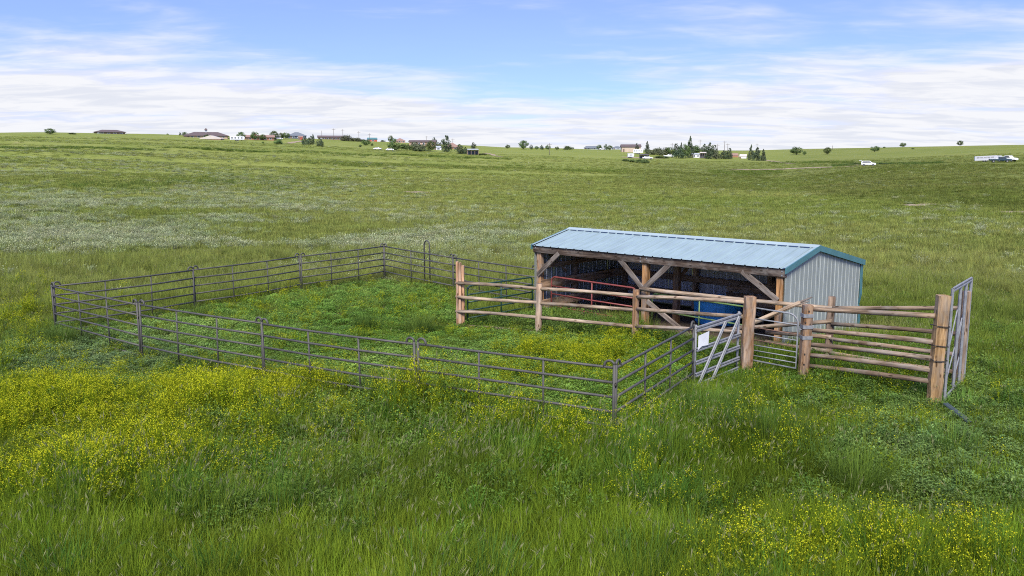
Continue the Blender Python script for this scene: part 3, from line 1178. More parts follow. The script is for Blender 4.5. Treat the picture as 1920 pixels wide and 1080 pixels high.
# tall split post at the left end: three splintered staves
tz = zat(864, 493, 1)
M_SPLIT = m_wood('split_post_wood', (0.16, 0.085, 0.045), (0.40, 0.24, 0.14), (0.55, 0.37, 0.24), 0.9)
for k, (dx, w_, dz) in enumerate(((-0.09, 0.07, 0.04), (-0.015, 0.085, 0.0), (0.072, 0.09, -0.07))):
    o = timber('post_stave', up(PB[1] + Vector((dx, 0.02 * (k - 1), 0)), -0.2), up(PB[1] + Vector((dx * .95, 0.02 * (k - 1), 0)), tz + dz), w_, 0.16, M_SPLIT, fence1, (1, 0, 0), .015, .008)
for i, (vt, r0) in ((2, (532, .085)), (3, (543, .085))):
    pole('post', up(PB[i], -0.2), up(PB[i] + Vector((0.01, 0, 0)), zat(PB[i].x, vt, i)), r0 + .012, r0, M_POSTG if i == 2 else M_POST, fence1, 12, .01)
# squared post 4
tim4 = timber('post', up(PB[4], -0.25), up(PB[4] + Vector((0.03, 0, 0)), zat(1400, 556, 4)), 0.23, 0.22, M_POST, fence1, (1, 0, 0), .025, .012, 7)
fw = Vector((0, -0.10, 0))
for (ia, ib, ua, ub, rows_) in ((1, 2, 864, 1008, ((530, 541), (556, 567), (583, 595), (610, 622))),
                                (2, 3, 1012, 1190, ((541, 554), (568, 581), (595, 612))),
                                (3, 4, 1190, 1398, ((556, 567), (579, 594), (612, 624)))):
    for (va, vb) in rows_:
        a = up(PB[ia], zat(ua, va, ia)) + fw * (1.0 if ia == 1 else 0.2)
        b = up(PB[ib], zat(ub, vb, ib)) + fw * 0.2
        d_ = (b - a).normalized()
        if ia == 1:
            a = a - d_ * 0.14
        pole('rail', a, b, 0.050, 0.046, M_RAIL, fence1, 10, .022)
# fallen pole in the weeds
fp = thing('fallen_pole', 'weathered pole lying low in the weeds behind the channel-rail gate', 'pole', px(1320, 655, .1))
pole('pole', px(1270, 650, 0.18), px(1385, 661, 0.22), 0.05, 0.045, M_RAILB, fp)

# front run right of the walk gate
fence2 = thing('pole_fence', 'five-rail pole fence between the strapped post and the big right-hand post', 'fence', PB[6])
M_PALE = m_wood('pale_post_wood', (0.22, 0.125, 0.05), (0.46, 0.30, 0.14), (0.60, 0.44, 0.24), 0.7)
p5t = zat(1507, 572, 5)
p5 = timber('post', up(PB[5], -0.25), up(PB[5] + Vector((0.04, 0, 0)), p5t), 0.195, 0.19, M_POST, fence2, (1, 0, 0), .018, .007, 6)
for v_ in (591, 612, 632):
    z_ = zat(1506, v_, 5)
    mb = MB()
    mb.box((0, 0, 0), (0.215, 0.212, 0.075))
    mb.build('steel_strap', M_GALV, p5, Matrix.Translation(up(PB[5] + Vector((0.03, 0, 0)), z_)))
for v_ in (582, 603, 662, 681, 697):
    z_ = zat(1506, v_, 5)
    mb = MB()
    mb.tube([(0, 0, 0), (0, -0.02, 0)], 0.016, 8)
    mb.build('bolt_hole', M_WIRE, p5, Matrix.Translation(up(PB[5] + Vector((random.uniform(-.03, .05), -0.095, 0)), z_)))
p6t = zat(1755, 554, 6)
p6 = timber('post', up(PB[6], -0.25), up(PB[6] + Vector((0.05, 0, 0)), p6t), 0.225, 0.22, M_PALE, fence2, (1, 0, 0), .03, .014, 9)
for v_ in (610, 647, 674):
    z_ = zat(1752, v_, 6)
    c = up(PB[6] + Vector((0.03, 0, 0)), z_)
    ring = []
    for k in range(17):
        a = 2 * math.pi * k / 16
        q = 0.155
        ring.append(c + Vector((max(-.13, min(.13, q * 1.15 * math.cos(a))), max(-.13, min(.13, q * 1.15 * math.sin(a))), 0.012 * math.sin(2 * a + v_))))
    tubeobj('wire_wrap', ring, 0.009, M_WIRE, p6, 6)
for (va, vb) in ((580, 593), (619, 642), (646, 673), (666, 695), (686, 716)):
    pole('rail', up(PB[5], zat(1512, va, 5)) + Vector((0.09, .03, 0)), up(PB[6], zat(1740, vb, 6)) + Vector((-.06, .03, 0)), 0.048, 0.053, M_RAILB, fence2, 10, .02)

# rear run: shed corner - round post - post behind the tall gate
fence3 = thing('pole_fence', 'rear pole fence from the shed corner past the round grey post', 'fence', PB[7])
pole('post', up(PB[7], -0.2), up(PB[7] + Vector((0.01, 0, 0)), zat(1552, 556, 7)), 0.095, 0.085, M_POSTG, fence3, 12, .012)
timber('post', up(PB[8], -0.2), up(PB[8] + Vector((0.02, 0, 0)), zat(1793, 546, 8)), 0.19, 0.17, M_POSTG, fence3, (1, 0, 0), .02, .008, 6)
for (va, vb) in ((576, 577), (606, 626), (634, 665), (660, 698)):
    pole('rail', up(PB[7], zat(1552, va, 7)) + fw * .9, up(PB[8], zat(1793, vb, 8)) + Vector((.02, -.04, 0)), 0.046, 0.048, M_RAILB if va > 580 else M_RAIL, fence3, 10, .02)
mp = W(SL / 2, -0.02, 0)
pole('rail', up(mp, pxd(1203, 541, mp.y).z) + Vector((-.1, -0.06, 0)), up(PB[7], zat(1552, 577, 7)) + fw * .9, 0.058, 0.05, M_RAIL, fence3, 10, .03)
sc_ = W(SL - 0.1, -0.06, 0)
pole('rail', pxd(1354, 619, sc_.y + .6), up(PB[7], zat(1552, 601, 7)) + fw * .9, 0.055, 0.05, M_RAIL, fence3, 10, .02)
for va, vb in ((622, 631), (640, 657)):
    pole('rail', up(sc_, pxd(1445, va, sc_.y).z) + Vector((-.25, -.04, 0)), up(PB[7], zat(1552, vb, 7)) + fw * .9, 0.055, 0.05, M_RAILB, fence3, 10, .02)
lpole = thing('leaning_pole', 'weathered pole with split end slanting up across the fence by the shed corner', 'pole', px(1440, 700))
a_, b_ = pxd(1372, 622, PB[7].y + 0.02), pxd(1500, 567, PB[7].y - 0.12)
pole('shaft', a_, b_, 0.06, 0.052, M_RAIL, lpole, 10, .015)
pole('splinter', b_ + (a_ - b_) * .06 + Vector((0, 0, .012)), pxd(1523, 557, PB[7].y - 0.13), 0.034, 0.015, M_BRACE, lpole, 7, .004)
pole('splinter', b_ + (a_ - b_) * .06 - Vector((0, 0, .02)), pxd(1516, 565, PB[7].y - 0.13), 0.03, 0.014, M_BRACE, lpole, 7, .004)

# walk gate between posts 4 and 5
wg = thing('walk_gate', 'small galvanised walk gate of thin bars with a rounded top corner', 'gate', up(PB[4].lerp(PB[5], .5), 0))
wa, wb = PB[4] + Vector((0.12, 0.04, 0)), PB[5] + Vector((-0.13, 0.06, 0))
dw = (wb - wa)
Lw = dw.length
dw.normalize()


def wat(s, z):
    return up(wa + dw * s, z)


zt, zb = 1.50, 0.30
fr_ = [wat(0, zb), wat(0, zt + .05), wat(Lw - 0.22, zt)] + [wat(Lw - 0.22 + 0.22 * math.sin(a), zt - 0.22 + 0.22 * math.cos(a)) for a in np.linspace(0.3, math.pi / 2, 5)] + [wat(Lw, zb), wat(0, zb + .05)]
tubeobj('frame', fr_, 0.021, M_GALV, wg)
for k, z in enumerate((1.26, 1.06, 0.92, 0.78, 0.66, 0.54, 0.42)):
    tubeobj('bar', [wat(0, z + .04), wat(Lw, z)], 0.013 if k else .017, M_RUSTY if k in (1, 3) else M_GALV, wg, 6)
tubeobj('hinge_bolt', [wat(Lw, 1.17), wat(Lw + .16, 1.17)], 0.016, M_GALV, wg, 6)

# galvanised channel-rail gate between the right-hand panel and post 4
cg = thing('channel_gate', 'sagging galvanised gate of channel rails with two slanted braces and white plate', 'gate', cG)
ga = cG + (PB[4] - cG).normalized() * 0.06
gb = PB[4] + Vector((-0.17, -0.02, 0))
gd = (gb - ga)
Lg = gd.length
gd.normalize()
gn = Vector((gd.y, -gd.x, 0))
if gn.y > 0:
    gn = -gn


def gat(s, z, off=0.0):
    return up(ga + gd * s * Lg + gn * off, z - 0.06 * (1 - s))


def channel(name, A, B, h, mat, parent, nrm):
    """roll-formed rail: W section swept from A to B"""
    M, L = axis_frame(A, B, nrm)
    pr = [(0, -h / 2), (.022, -h * .40), (.022, -h * .18), (.004, 0), (.022, h * .18), (.022, h * .40), (0, h / 2), (-.006, h / 2), (.014, h * .37), (.014, h * .2), (-.004, 0), (.014, -h * .2), (.014, -h * .37), (-.006, -h / 2)]
    mb = MB()
    n = len(pr)
    mb.add([(a, b, 0) for a, b in pr] + [(a, b, L) for a, b in pr], [(i, (i + 1) % n, n + (i + 1) % n, n + i) for i in range(n)])
    return mb.build(name, mat, parent, M)


for z, h in ((1.38, 0.13), (0.94, 0.095), (0.66, 0.095), (0.40, 0.095), (0.17, 0.095)):
    channel('channel_rail', gat(0, z), gat(1, z), h, M_GALV, cg, gn)
for s in (0.015, 0.985):
    tubeobj('stile', [gat(s, 0.08, -.03), gat(s, 1.47, -.03)], 0.028, M_GALV, cg)
for sa, za, sb, zb_ in ((0.60, 1.36, 0.03, 0.18), (0.92, 1.38, 0.32, 0.14)):
    channel('brace', gat(sb, zb_, .045), gat(sa, za, .045), 0.085, M_GALV, cg, gn)
mb = MB()
P_ = [gat(0.03, 1.24, .02), gat(0.25, 1.27, .03), gat(0.23, 0.98, .04), gat(0.10, 1.0, .03), gat(0.03, 0.94, .02)]
o0 = P_[0]
mb.add([p - o0 for p in P_] + [p - o0 + gn * .004 for p in P_], [(0, 1, 2, 3, 4), (9, 8, 7, 6, 5)] + [(i, (i + 1) % 5, 5 + (i + 1) % 5, 5 + i) for i in range(5)])
mb.build('white_plate', M_WHITE, cg, Matrix.Translation(o0))

# tall galvanised gate seen nearly edge-on at the right
ta, tb = px(1769, 768), px(1805, 729)
tg = thing('tall_gate', 'tall galvanised gate at the far right, swung back and seen almost edge-on', 'gate', ta)
td = (tb - ta)
Lt = td.length
td.normalize()
tn = Vector((td.y, -td.x, 0))
tzt = pxd(1768, 541, ta.y).z


def tat(s, z, off=0.0):
    return up(ta + td * s * Lt + tn * off, z)


for s, z0 in ((0.0, 0.0), (0.42, 0.12), (0.72, 0.12), (1.0, 0.1)):
    timber('stile', tat(s, z0), tat(s, tzt - (.06 if 0 < s < 1 else 0)), 0.05, 0.045, M_GALV, tg, (1, 0, 0), .006, .001)
for z in (0.22, tzt - 0.03):
    channel('channel_rail', tat(0, z), tat(1, z), 0.10, M_GALV, tg, tn)
for sa, za, sb, zb_ in ((0.0, 0.9, 0.42, 1.85), (0.0, 0.35, 0.72, 1.6), (0.42, 0.9, 1.0, 2.1), (0.42, .3, 1.0, 1.2)):
    timber('brace', tat(sa, za, -.03), tat(sb, zb_, -.03), 0.022, 0.03, M_GALV, tg, None, .004, .001)
st = thing('steel_channel', 'dark steel channel lying on the ground at the foot of the tall gate', 'steel channel', px(1795, 772))
channel('strip', px(1773, 757, .36), px(1819, 792, 0.24), 0.10, m_paint('weathered_channel_paint', (0.06, 0.085, 0.08), .6, .3, .25, 6), st, (0, 0, 1))

# ================================================================== BACKGROUND: tracks and bare soil
track('dirt_track', [(1372, 318), (1430, 318.5), (1490, 316), (1560, 313.5)], 5.0, M_TAN)
track('dirt_track', [(1434, 301), (1458, 304), (1484, 307)], 3.0, M_TAN)
track('dirt_track', [(530, 268.5), (550, 267), (568, 264.8)], 3.2, M_TAN)
track('dirt_track', [(908, 287), (925, 291), (938, 294)], 2.5, M_TAN)
for k, (u, v, rx, ry) in enumerate(((1732, 386, 1.6, 2.6), (1912, 400, 1.8, 2.4), (785, 361, 2.2, 2.6), (1600, 312, 3.5, 5), (1612, 309, 4, 6), (1385, 294, 4, 6), (1200, 296, 8, 9))):
    p = hit(u, v)
    patch('bare_soil', (p.x, p.y), rx, ry, M_TAN, 0.05, 24, 0.3 * k, 20 + k)

# ================================================================== BACKGROUND: buildings
GLASS = m_flat('window_glass', (0.05, 0.06, 0.075), 0.2)


def walls_mat(name, col):
    return m_paint(name, col, 0.8, 0.0, 0.10, 0.6)


BW = {k: walls_mat(k + '_wall', c) for k, c in dict(tan=(0.42, 0.31, 0.21), brick=(0.27, 0.13, 0.085), slate=(0.085, 0.10, 0.135), brown=(0.17, 0.125, 0.095),
      red=(0.38, 0.075, 0.05), white=(0.72, 0.73, 0.74), beige=(0.46, 0.37, 0.28), grey=(0.36, 0.39, 0.43), pink=(0.42, 0.27, 0.20), rust=(0.30, 0.15, 0.08)).items()}
BR = {k: walls_mat(k + '_roof', c) for k, c in dict(umber=(0.10, 0.075, 0.07), slate=(0.13, 0.15, 0.165), teal=(0.06, 0.16, 0.17), clay=(0.26, 0.165, 0.13), dark=(0.07, 0.065, 0.06), pale=(0.50, 0.45, 0.40), steel=(0.33, 0.36, 0.38)).items()}


def frame_at(u, v, yaw=0.0, sink=0.0, back=14):
    p = hit(u, v, back)
    a = math.atan2(p.x, p.y)
    return Matrix.Translation(p - Vector((0, 0, sink))) @ Matrix.Rotation(-a + yaw, 4, 'Z'), p.y


def box_obj(name, mat, parent, M, c, s):
    mb = MB()
    mb.box(c, s)
    return mb.build(name, mat, parent, M)


def roof_obj(name, mat, parent, M, w, d, z, h, hip, oh=0.5, cx=0, cy=0):
    hw, hd = w / 2 + oh, d / 2 + oh
    rl = hw - (hd * 1.0 if hip else 0)
    rl = max(rl, 0.2)
    V = [(-hw, -hd, z), (hw, -hd, z), (hw, hd, z), (-hw, hd, z), (-rl, 0, z + h), (rl, 0, z + h)]
    V = [(a + cx, b + cy, c) for a, b, c in V]
    V2 = [(a, b, c - 0.25) for a, b, c in V[:4]]
    mb = MB()
    mb.add(V + V2, [(0, 1, 5, 4), (2, 3, 4, 5), (1, 2, 5), (3, 0, 4), (6, 7, 1, 0), (7, 8, 2, 1), (8, 9, 3, 2), (9, 6, 0, 3), (9, 8, 7, 6)])
    return mb.build(name, mat, parent, M)


def house(label, u0, u1, vt, vb, wall, roof, yaw=0.0, hip=True, depth=0.6, roof_f=0.45, wins=3, door=True, chimney=False, cupola=False, cat='house', name='house', sink=0.4, back=14, vground=None):
    """building spanning u0..u1, its roof top at vt, its wall foot at vb"""
    M, Y = frame_at((u0 + u1) / 2, vground or vb - 1.4, yaw, sink, back)
    w = (u1 - u0) * Y / F
    ht = pxd(960, vt, Y).z - M.translation.z
    ht = max(ht, 2.6)
    rh = ht * roof_f
    wh = ht - rh
    d = w * depth
    M = M @ Matrix.Translation((0, d * .5, 0))
    o = link(name, None, None, M)
    tag(o, label, cat)
    M = M.copy()
    box_obj('wall', BW[wall], o, M, (0, 0, wh / 2), (w, d, wh))
    r = roof_obj('roof', BR[roof], o, M, w, d, wh + 0.02, rh, hip, min(0.6, w * .04))
    if chimney:
        box_obj('chimney', BW['brick'], r, M, (-w * .12, 0, ht + .2), (0.9, 0.9, 1.6))
    if cupola:
        box_obj('cupola', BW['grey'], r, M, (0.0, 0, ht + .5), (w * .045, w * .045, 1.3))
        roof_obj('cupola_roof', BR[roof], r, M, w * .045, w * .045, ht + 1.15, .8, True, .3)
    for k in range(wins):
        x = w * ((k + 0.5) / wins - 0.5) * 0.86 + (0.05 * w if door else 0)
        ww, wh_ = min(1.7, w / wins * .42), min(1.5, wh * .42)
        f_ = box_obj('window', BW['white'], o, M, (x, -d / 2 - 0.02, wh * .58), (ww, 0.08, wh_))
        box_obj('pane', GLASS, f_, M, (x, -d / 2 - 0.05, wh * .58), (ww * .8, 0.08, wh_ * .8))
    if door:
        box_obj('door', BW['brown'] if wall != 'brown' else BW['white'], o, M, (-w * .40, -d / 2 - 0.03, min(2.1, wh * .8) / 2 + .3), (1.0, 0.08, min(2.1, wh * .8)))
    return o


house('low grey-roofed house peeping over the grassy crest at left', 182, 232, 246, 252.5, 'brown', 'umber', .1, True, .5, .45, 4, back=20)
hb = house('big tan house with brown hip roof and a small cupola on the ridge', 348, 424, 247, 260, 'tan', 'umber', -.05, True, .45, .55, 6, cupola=True)
house('small tan barn with pale gable trim below the big brown-roofed house', 404, 430, 255.5, 264, 'pink', 'pale', 1.35, False, 1.4, .6, 2, cat='barn', name='barn')
house('long red-brick ranch house behind three round trees', 459, 512, 253, 264, 'brick', 'clay', 0.0, False, .3, .35, 5, chimney=True)
house('dark blue house with pale slate hip roof', 543, 574, 247.5, 261.5, 'slate', 'slate', .15, True, .8, .5, 3)
house('tiny bright red shed beside the dark blue house', 560, 568, 255.5, 263.5, 'red', 'clay', 0, False, .9, .25, 0, cat='shed', name='garden_shed', back=6)
house('long low dark brown ranch house under tall thin poles', 598, 642, 254, 263, 'brown', 'umber', 0.05, False, .3, .38, 5)
house('small red barn with teal roof on the crest', 690, 707, 258, 266, 'red', 'teal', .1, False, .6, .35, 1, cat='barn', name='barn')
house('pinkish house with clay hip roof behind the dense green bushes', 744, 760, 259, 269, 'pink', 'clay', .3, True, .9, .5, 2)
house('long orange-brick house among trees, flat brown roof line', 768, 816, 262.5, 276, 'pink', 'umber', -.1, False, .35, .22, 5)
house('steep brown-roofed cabin right of the tall pine', 842, 863, 267.5, 281, 'rust', 'clay', .5, True, .9, .62, 1)
house('white shed half hidden behind bushes under the long orange-brick house', 815, 828, 274, 283, 'white', 'steel', .1, False, .7, .3, 1, cat='shed', name='shed')
house('grey-roofed house with white gable on the middle skyline', 1094, 1122, 273.5, 281, 'grey', 'slate', -.5, False, .6, .5, 2)
house('small blue-grey house beside the beige block', 1150, 1166, 274, 281.5, 'grey', 'slate', 0.2, True, .7, .4, 1)
house('tall beige house with dark shingle roof', 1166, 1201, 270.5, 287, 'beige', 'umber', .12, False, .5, .27, 0)
house('white mobile home half hidden among the dark trees', 1297, 1312, 287, 297, 'white', 'steel', .05, False, .45, .2, 2, name='mobile_home', cat='mobile home')
house('orange-brown shed between the tree rows', 1371, 1384, 289.5, 296.5, 'rust', 'clay', .2, False, .7, .4, 0, cat='shed', name='shed')
house('white-roofed low shed beside the three dark spruces', 1387, 1399, 293, 298.5, 'white', 'pale', -.1, False, .6, .4, 0, cat='shed', name='shed')


def carport(label, u0, u1, vt, vb, roof, post=BW['brown']):
    M, Y = frame_at((u0 + u1) / 2, vb, 0.1, .2)
    w = (u1 - u0) * Y / F
    ht = max(2.2, pxd(960, vt, Y).z - M.translation.z)
    o = link('open_shelter', None, None, M)
    tag(o, label, 'shelter')
    for x in (-.47, -.16, .16, .47):
        for y in (-.22, .22):
            box_obj('post', post, o, M, (w * x, w * y, ht / 2 - .1), (.22, .22, ht - .2))
    mb = MB()
    mb.prism([(-w * .3, ht - .25), (w * .3, ht + .15), (w * .3, ht + .3), (-w * .3, ht - .1)], -w / 2, w / 2, mat=Matrix.Rotation(R(90), 4, 'Z'))
    mb.build('roof', roof, o, M)
    box_obj('back_wall', BW['slate'], o, M, (0, w * .24, ht * .45), (w * .92, .1, ht * .8))
    return o


carport('open shelter with pale sheet roof at the right end of the left tree group', 876, 897, 280, 290.5, BR['steel'])
carport('dark open shelter with white edge under the spruces', 1312, 1324, 286, 297, BR['pale'])
carport('small black open shelter in the junk yard below the beige house', 1199, 1216, 291.5, 297.5, BR['dark'], BR['dark'])


# ================================================================== BACKGROUND: vehicles
M_TYRE = m_flat('tyre_rubber', (0.02, 0.02, 0.02), 0.8)
M_CARW = m_paint('white_car_paint', (0.75, 0.76, 0.77), 0.3, 0, 0.05, .5)
M_CARD = m_paint('dark_car_paint', (0.03, 0.06, 0.08), 0.3, 0.2, 0.1, .5)
M_TRAIL = m_paint('trailer_aluminium', (0.46, 0.47, 0.50), 0.5, 0.1, 0.08, .8)


def wheel(parent, M, x, y, r=0.36):
    mb = MB()
    mb.tube([(x, y - .11, r), (x, y + .11, r)], r, 14)
    w = mb.build('wheel', M_TYRE, parent, M)
    mb = MB()
    mb.tube([(x, y - .125, r), (x, y + .125, r)], r * .55, 10)
    mb.build('rim', M_GALV, w, M)


SUV = [(-2.3, .45), (-2.35, 1.0), (-2.15, 1.72), (.35, 1.74), (1.15, 1.12), (2.2, 1.0), (2.35, .75), (2.3, .42)]
SUV_G = [(-2.0, 1.12), (-1.9, 1.6), (.25, 1.62), (.85, 1.14)]
TRUCK = [(-2.9, .55), (-2.95, 1.12), (-.55, 1.12), (-.45, 1.78), (.95, 1.80), (1.55, 1.2), (2.75, 1.08), (2.85, .55)]
TRUCK_G = [(-.3, 1.2), (-.25, 1.66), (.85, 1.68), (1.25, 1.2)]
SEDAN = [(-2.2, .4), (-2.25, .9), (-1.7, 1.0), (-1.0, 1.42), (.4, 1.42), (1.2, .98), (2.15, .85), (2.25, .4)]
SEDAN_G = [(-1.35, 1.02), (-.95, 1.34), (.35, 1.34), (.9, 1.0)]


def vehicle(name, label, cat, u, v, yaw, prof, glass, mat, hatch=False, wb=1.45, sc=1.0):
    M, Y = frame_at(u, v, yaw, -.02)
    M = M @ Matrix.Scale(sc, 4)
    o = link(name, None, None, M)
    tag(o, label, cat)
    mb = MB()
    mb.prism(prof, -.92, .92)
    me = mb.mesh('body', mat)
    b = link('body', me, o, M)
    bv = b.modifiers.new('bevel', 'BEVEL')
    bv.width = .09
    bv.segments = 2
    bv.limit_method = 'ANGLE'
    for s in (-1, 1):
        mb = MB()
        mb.prism(glass, s * .925 - .008, s * .925 + .008)
        mb.build('side_window', GLASS, o, M)
    xs, zt = glass[-2][0], glass[-2][1]
    xe, ze = glass[-1][0], glass[-1][1]
    mb = MB()
    mb.add([(xs + .28, -.74, zt - .1), (xs + .28, .74, zt - .1), (xe + .26, .80, ze + .06), (xe + .26, -.80, ze + .06)], [(0, 1, 2, 3)])
    for x in (-wb, wb):
        for y in (-.84, .84):
            wheel(o, M, x, y)
    for y in (-.6, .6):
        box_obj('headlight', M_WHITE, o, M, (prof[-2][0] + .0, y, .75), (.08, .3, .16))
        box_obj('tail_light', BW['red'], o, M, (prof[0][0] - .03, y, .95), (.08, .2, .25))
    if hatch:
        box_obj('open_tailgate', mat, o, M, (-2.6, 0, 1.86), (0.95, 1.4, .09))
    return o


vehicle('estate_car', 'white car with raised tailgate parked on the far slope', 'car', 1628, 311.5, .05, SUV, SUV_G, M_CARW, True, sc=.98)
vehicle('pickup_truck', 'dark blue pickup truck in front of the white trailer', 'pickup', 1875, 305.0, .10, TRUCK, TRUCK_G, M_CARD, wb=1.75)
vehicle('pickup_truck', 'white pickup nose showing behind the dark pickup on the right slope', 'pickup', 1888, 303.4, -.5, TRUCK, TRUCK_G, M_CARW, wb=1.75)
vehicle('parked_car', 'white car parked in grass left of the dense green bushes', 'car', 708, 281.2, -.3, SEDAN, SEDAN_G, M_CARW, sc=.82)
vehicle('parked_car', 'low white car right beside the dense green bushes', 'car', 731, 282.8, .05, SEDAN, SEDAN_G, M_CARW, sc=.85)
vehicle('pickup_truck', 'white truck parked left of the dark round spruce', 'pickup', 1254, 295.5, .2, TRUCK, TRUCK_G, M_CARW, wb=1.75)
vehicle('parked_car', 'white car in the junk yard below the beige house', 'car', 1214, 299.0, .1, SEDAN, SEDAN_G, M_CARW, sc=1.1)
vehicle('parked_car', 'white car below the grey-roofed house on the middle skyline', 'car', 1129, 281.5, .3, SEDAN, SEDAN_G, M_CARW)
vehicle('parked_car', 'small white car in front of the three round trees and dark bush', 'car', 522, 262, .2, SEDAN, SEDAN_G, M_CARW)

# long white stock trailer
M, Y = frame_at(1849, 303.2, .14, -.05)
M = M @ Matrix.Rotation(R(-2.5), 4, 'Y') @ Matrix.Scale(.64, 4)
tr = link('stock_trailer', None, None, M)
tag(tr, 'long white gooseneck livestock trailer on the right-hand slope', 'trailer')
mb = MB()
mb.prism([(-4.9, .6), (-4.9, 2.65), (4.4, 2.75), (4.6, 2.6), (6.3, 2.6), (6.35, 1.6), (4.4, 1.5), (4.3, .55)], -1.15, 1.15)
mb.build('body', M_TRAIL, tr, M)
for z in (1.75, 2.1):
    for k in range(5):
        box_obj('slot', M_WIRE, tr, M, (-3.6 + k * 1.5, -1.16, z), (1.2, .03, .14))
for x in (-1.0, 0.0):
    for y in (-1.0, 1.0):
        wheel(tr, M, x, y, .4)
box_obj('rear_door', BW['white'], tr, M, (-4.93, 0, 1.6), (.06, 2.1, 1.8))


def camper(label, u0, u1, vt, vb, yaw=0.0):
    M, Y = frame_at((u0 + u1) / 2, vb, yaw, -.05)
    w = (u1 - u0) * Y / F
    ht = max(2.2, pxd(960, vt, Y).z - M.translation.z)
    o = link('camper_trailer', None, None, M)
    tag(o, label, 'camper')
    mb = MB()
    mb.prism([(-w * .5, .55), (-w * .5, ht - .2), (-w * .46, ht), (w * .46, ht), (w * .5, ht - .6), (w * .46, .55)], -1.2, 1.2)
    mb.build('body', M_CARW, o, M)
    for k in range(4):
        box_obj('window', GLASS, o, M, (w * (-.36 + .22 * k), -1.21, ht * .66), (w * .11, .04, .6))
    box_obj('stripe', BW['grey'], o, M, (0, -1.215, ht * .38), (w * .9, .03, .2))
    for x in (-.6, .3):
        for y in (-1.05, 1.05):
            wheel(o, M, x, y, .35)


camper('white camper trailer parked below the big brown-roofed house', 432, 458, 258, 264.5, .05)
camper('white camper trailer in front of the tall beige house', 1188, 1206, 280, 289, -.1)
camper('small pale camper in the junk yard left of the black shelter', 1177, 1188, 291.5, 296.5, .2)


# ================================================================== BACKGROUND: poles
M_POLE = m_flat('utility_pole_wood', (0.12, 0.10, 0.09), 0.9)


def utility_pole(u, vt, vb, label, arm=True):
    p = hit(u, vb)
    h = max(3.0, pxd(960, vt, p.y).z - p.z)
    o = thing('utility_pole', label, 'pole', p, 'thin poles on the skyline')
    pole('shaft', p - Vector((0, 0, .3)), p + Vector((0, 0, h)), 0.15, 0.10, M_POLE, o, 6, .02, 3)
    if arm:
        box_obj('crossarm', M_POLE, o, Matrix.Translation(p), (0, 0, h - .7), (2.2, .16, .16))


for u, vt, vb, lb in ((603.5, 245, 262, 'leftmost pole, over the left end of the long brown ranch house'), (626, 241, 263, 'tall pole rising in front of the long brown ranch house'),
                      (643, 242, 263, 'tall pole at the right end of the long brown ranch house'), (673, 246, 264, 'dark pole between grey shrubs and the small red barn'),
                      (693, 250, 262, 'short pole standing behind the small red barn'), (800, 255, 268, 'pole above the long orange-brick house'), (849, 260, 275, 'pole above the steep brown-roofed cabin'),
                      (1030, 268, 291, 'pole standing alone on the slope among the small skyline trees'), (1260, 268, 290, 'pole over the pale bushes right of the beige house'), (1312, 262, 292, 'tall pole right of the tallest spruce'),
                      (1345, 270, 290, 'short pole over the middle of the dark tree row'), (1358, 264, 290, 'tall pole over the right part of the dark tree row'), (1364, 269, 290, 'pole at the right end of the dark tree row'),
                      (1419, 269, 283, 'pole behind the three dark spruces'), (1560.5, 275, 281, 'faint pole on the right skyline beside a round tree')):
    utility_pole(u, vt, vb, lb, arm=u not in (1560.5, 603.5))


# ================================================================== BACKGROUND: trees
def m_leaf(name, a, b):
    m, nt, p = new_mat(name)
    at = nt.nodes.new('ShaderNodeAttribute')
    at.attribute_name = 'var'
    oi = nt.nodes.new('ShaderNodeObjectInfo')
    c = ramp(nt, at.outputs['Fac'], [(0.0, a), (1.0, b)])
    hv = nt.nodes.new('ShaderNodeHueSaturation')
    nt.links.new(math_n(nt, 'MULTIPLY_ADD', oi.outputs['Random'], 0.5, 0.75), hv.inputs['Value'])
    nt.links.new(math_n(nt, 'MULTIPLY_ADD', oi.outputs['Random'], 0.04, 0.48), hv.inputs['Hue'])
    nt.links.new(c, hv.inputs['Color'])
    nt.links.new(hv.outputs[0], p.inputs['Base Color'])
    p.inputs['Roughness'].default_value = 0.7
    p.inputs['Specular IOR Level'].default_value = 0.15
    return m


M_BROAD = m_leaf('broadleaf_foliage', (0.050, 0.090, 0.030), (0.125, 0.175, 0.055))
M_PINE = m_leaf('pine_foliage', (0.040, 0.066, 0.038), (0.095, 0.128, 0.066))
M_SHRUB = m_leaf('grey_shrub_foliage', (0.075, 0.09, 0.05), (0.15, 0.165, 0.09))
M_BARK = m_flat('tree_bark', (0.09, 0.065, 0.045), 0.95)


def leaf_cloud(centers, radii, per, size, seed):
    r = np.random.default_rng(seed)
    V, Fc, var = [], [], []
    for c, rad in zip(centers, radii):
        tone = r.uniform(0, 1)
        n = max(6, int(per))
        for _ in range(n):
            d = r.normal(size=3)
            d /= np.linalg.norm(d)
            p = np.array(c) + d * rad * r.uniform(.35, 1.0) ** .6
            a = r.normal(size=3); a /= np.linalg.norm(a)
            b = np.cross(a, d + r.normal(size=3) * .3); b /= (np.linalg.norm(b) + 1e-6)
            s = size * r.uniform(.6, 1.35)
            i = len(V)
            V += [tuple(p - a * s), tuple(p + b * s * .6), tuple(p + a * s), tuple(p - b * s * .6)]
            Fc.append((i, i + 1, i + 2, i + 3))
            var += [min(1, max(0, tone * .6 + r.uniform(0, .4)))] * 4
    return V, Fc, var


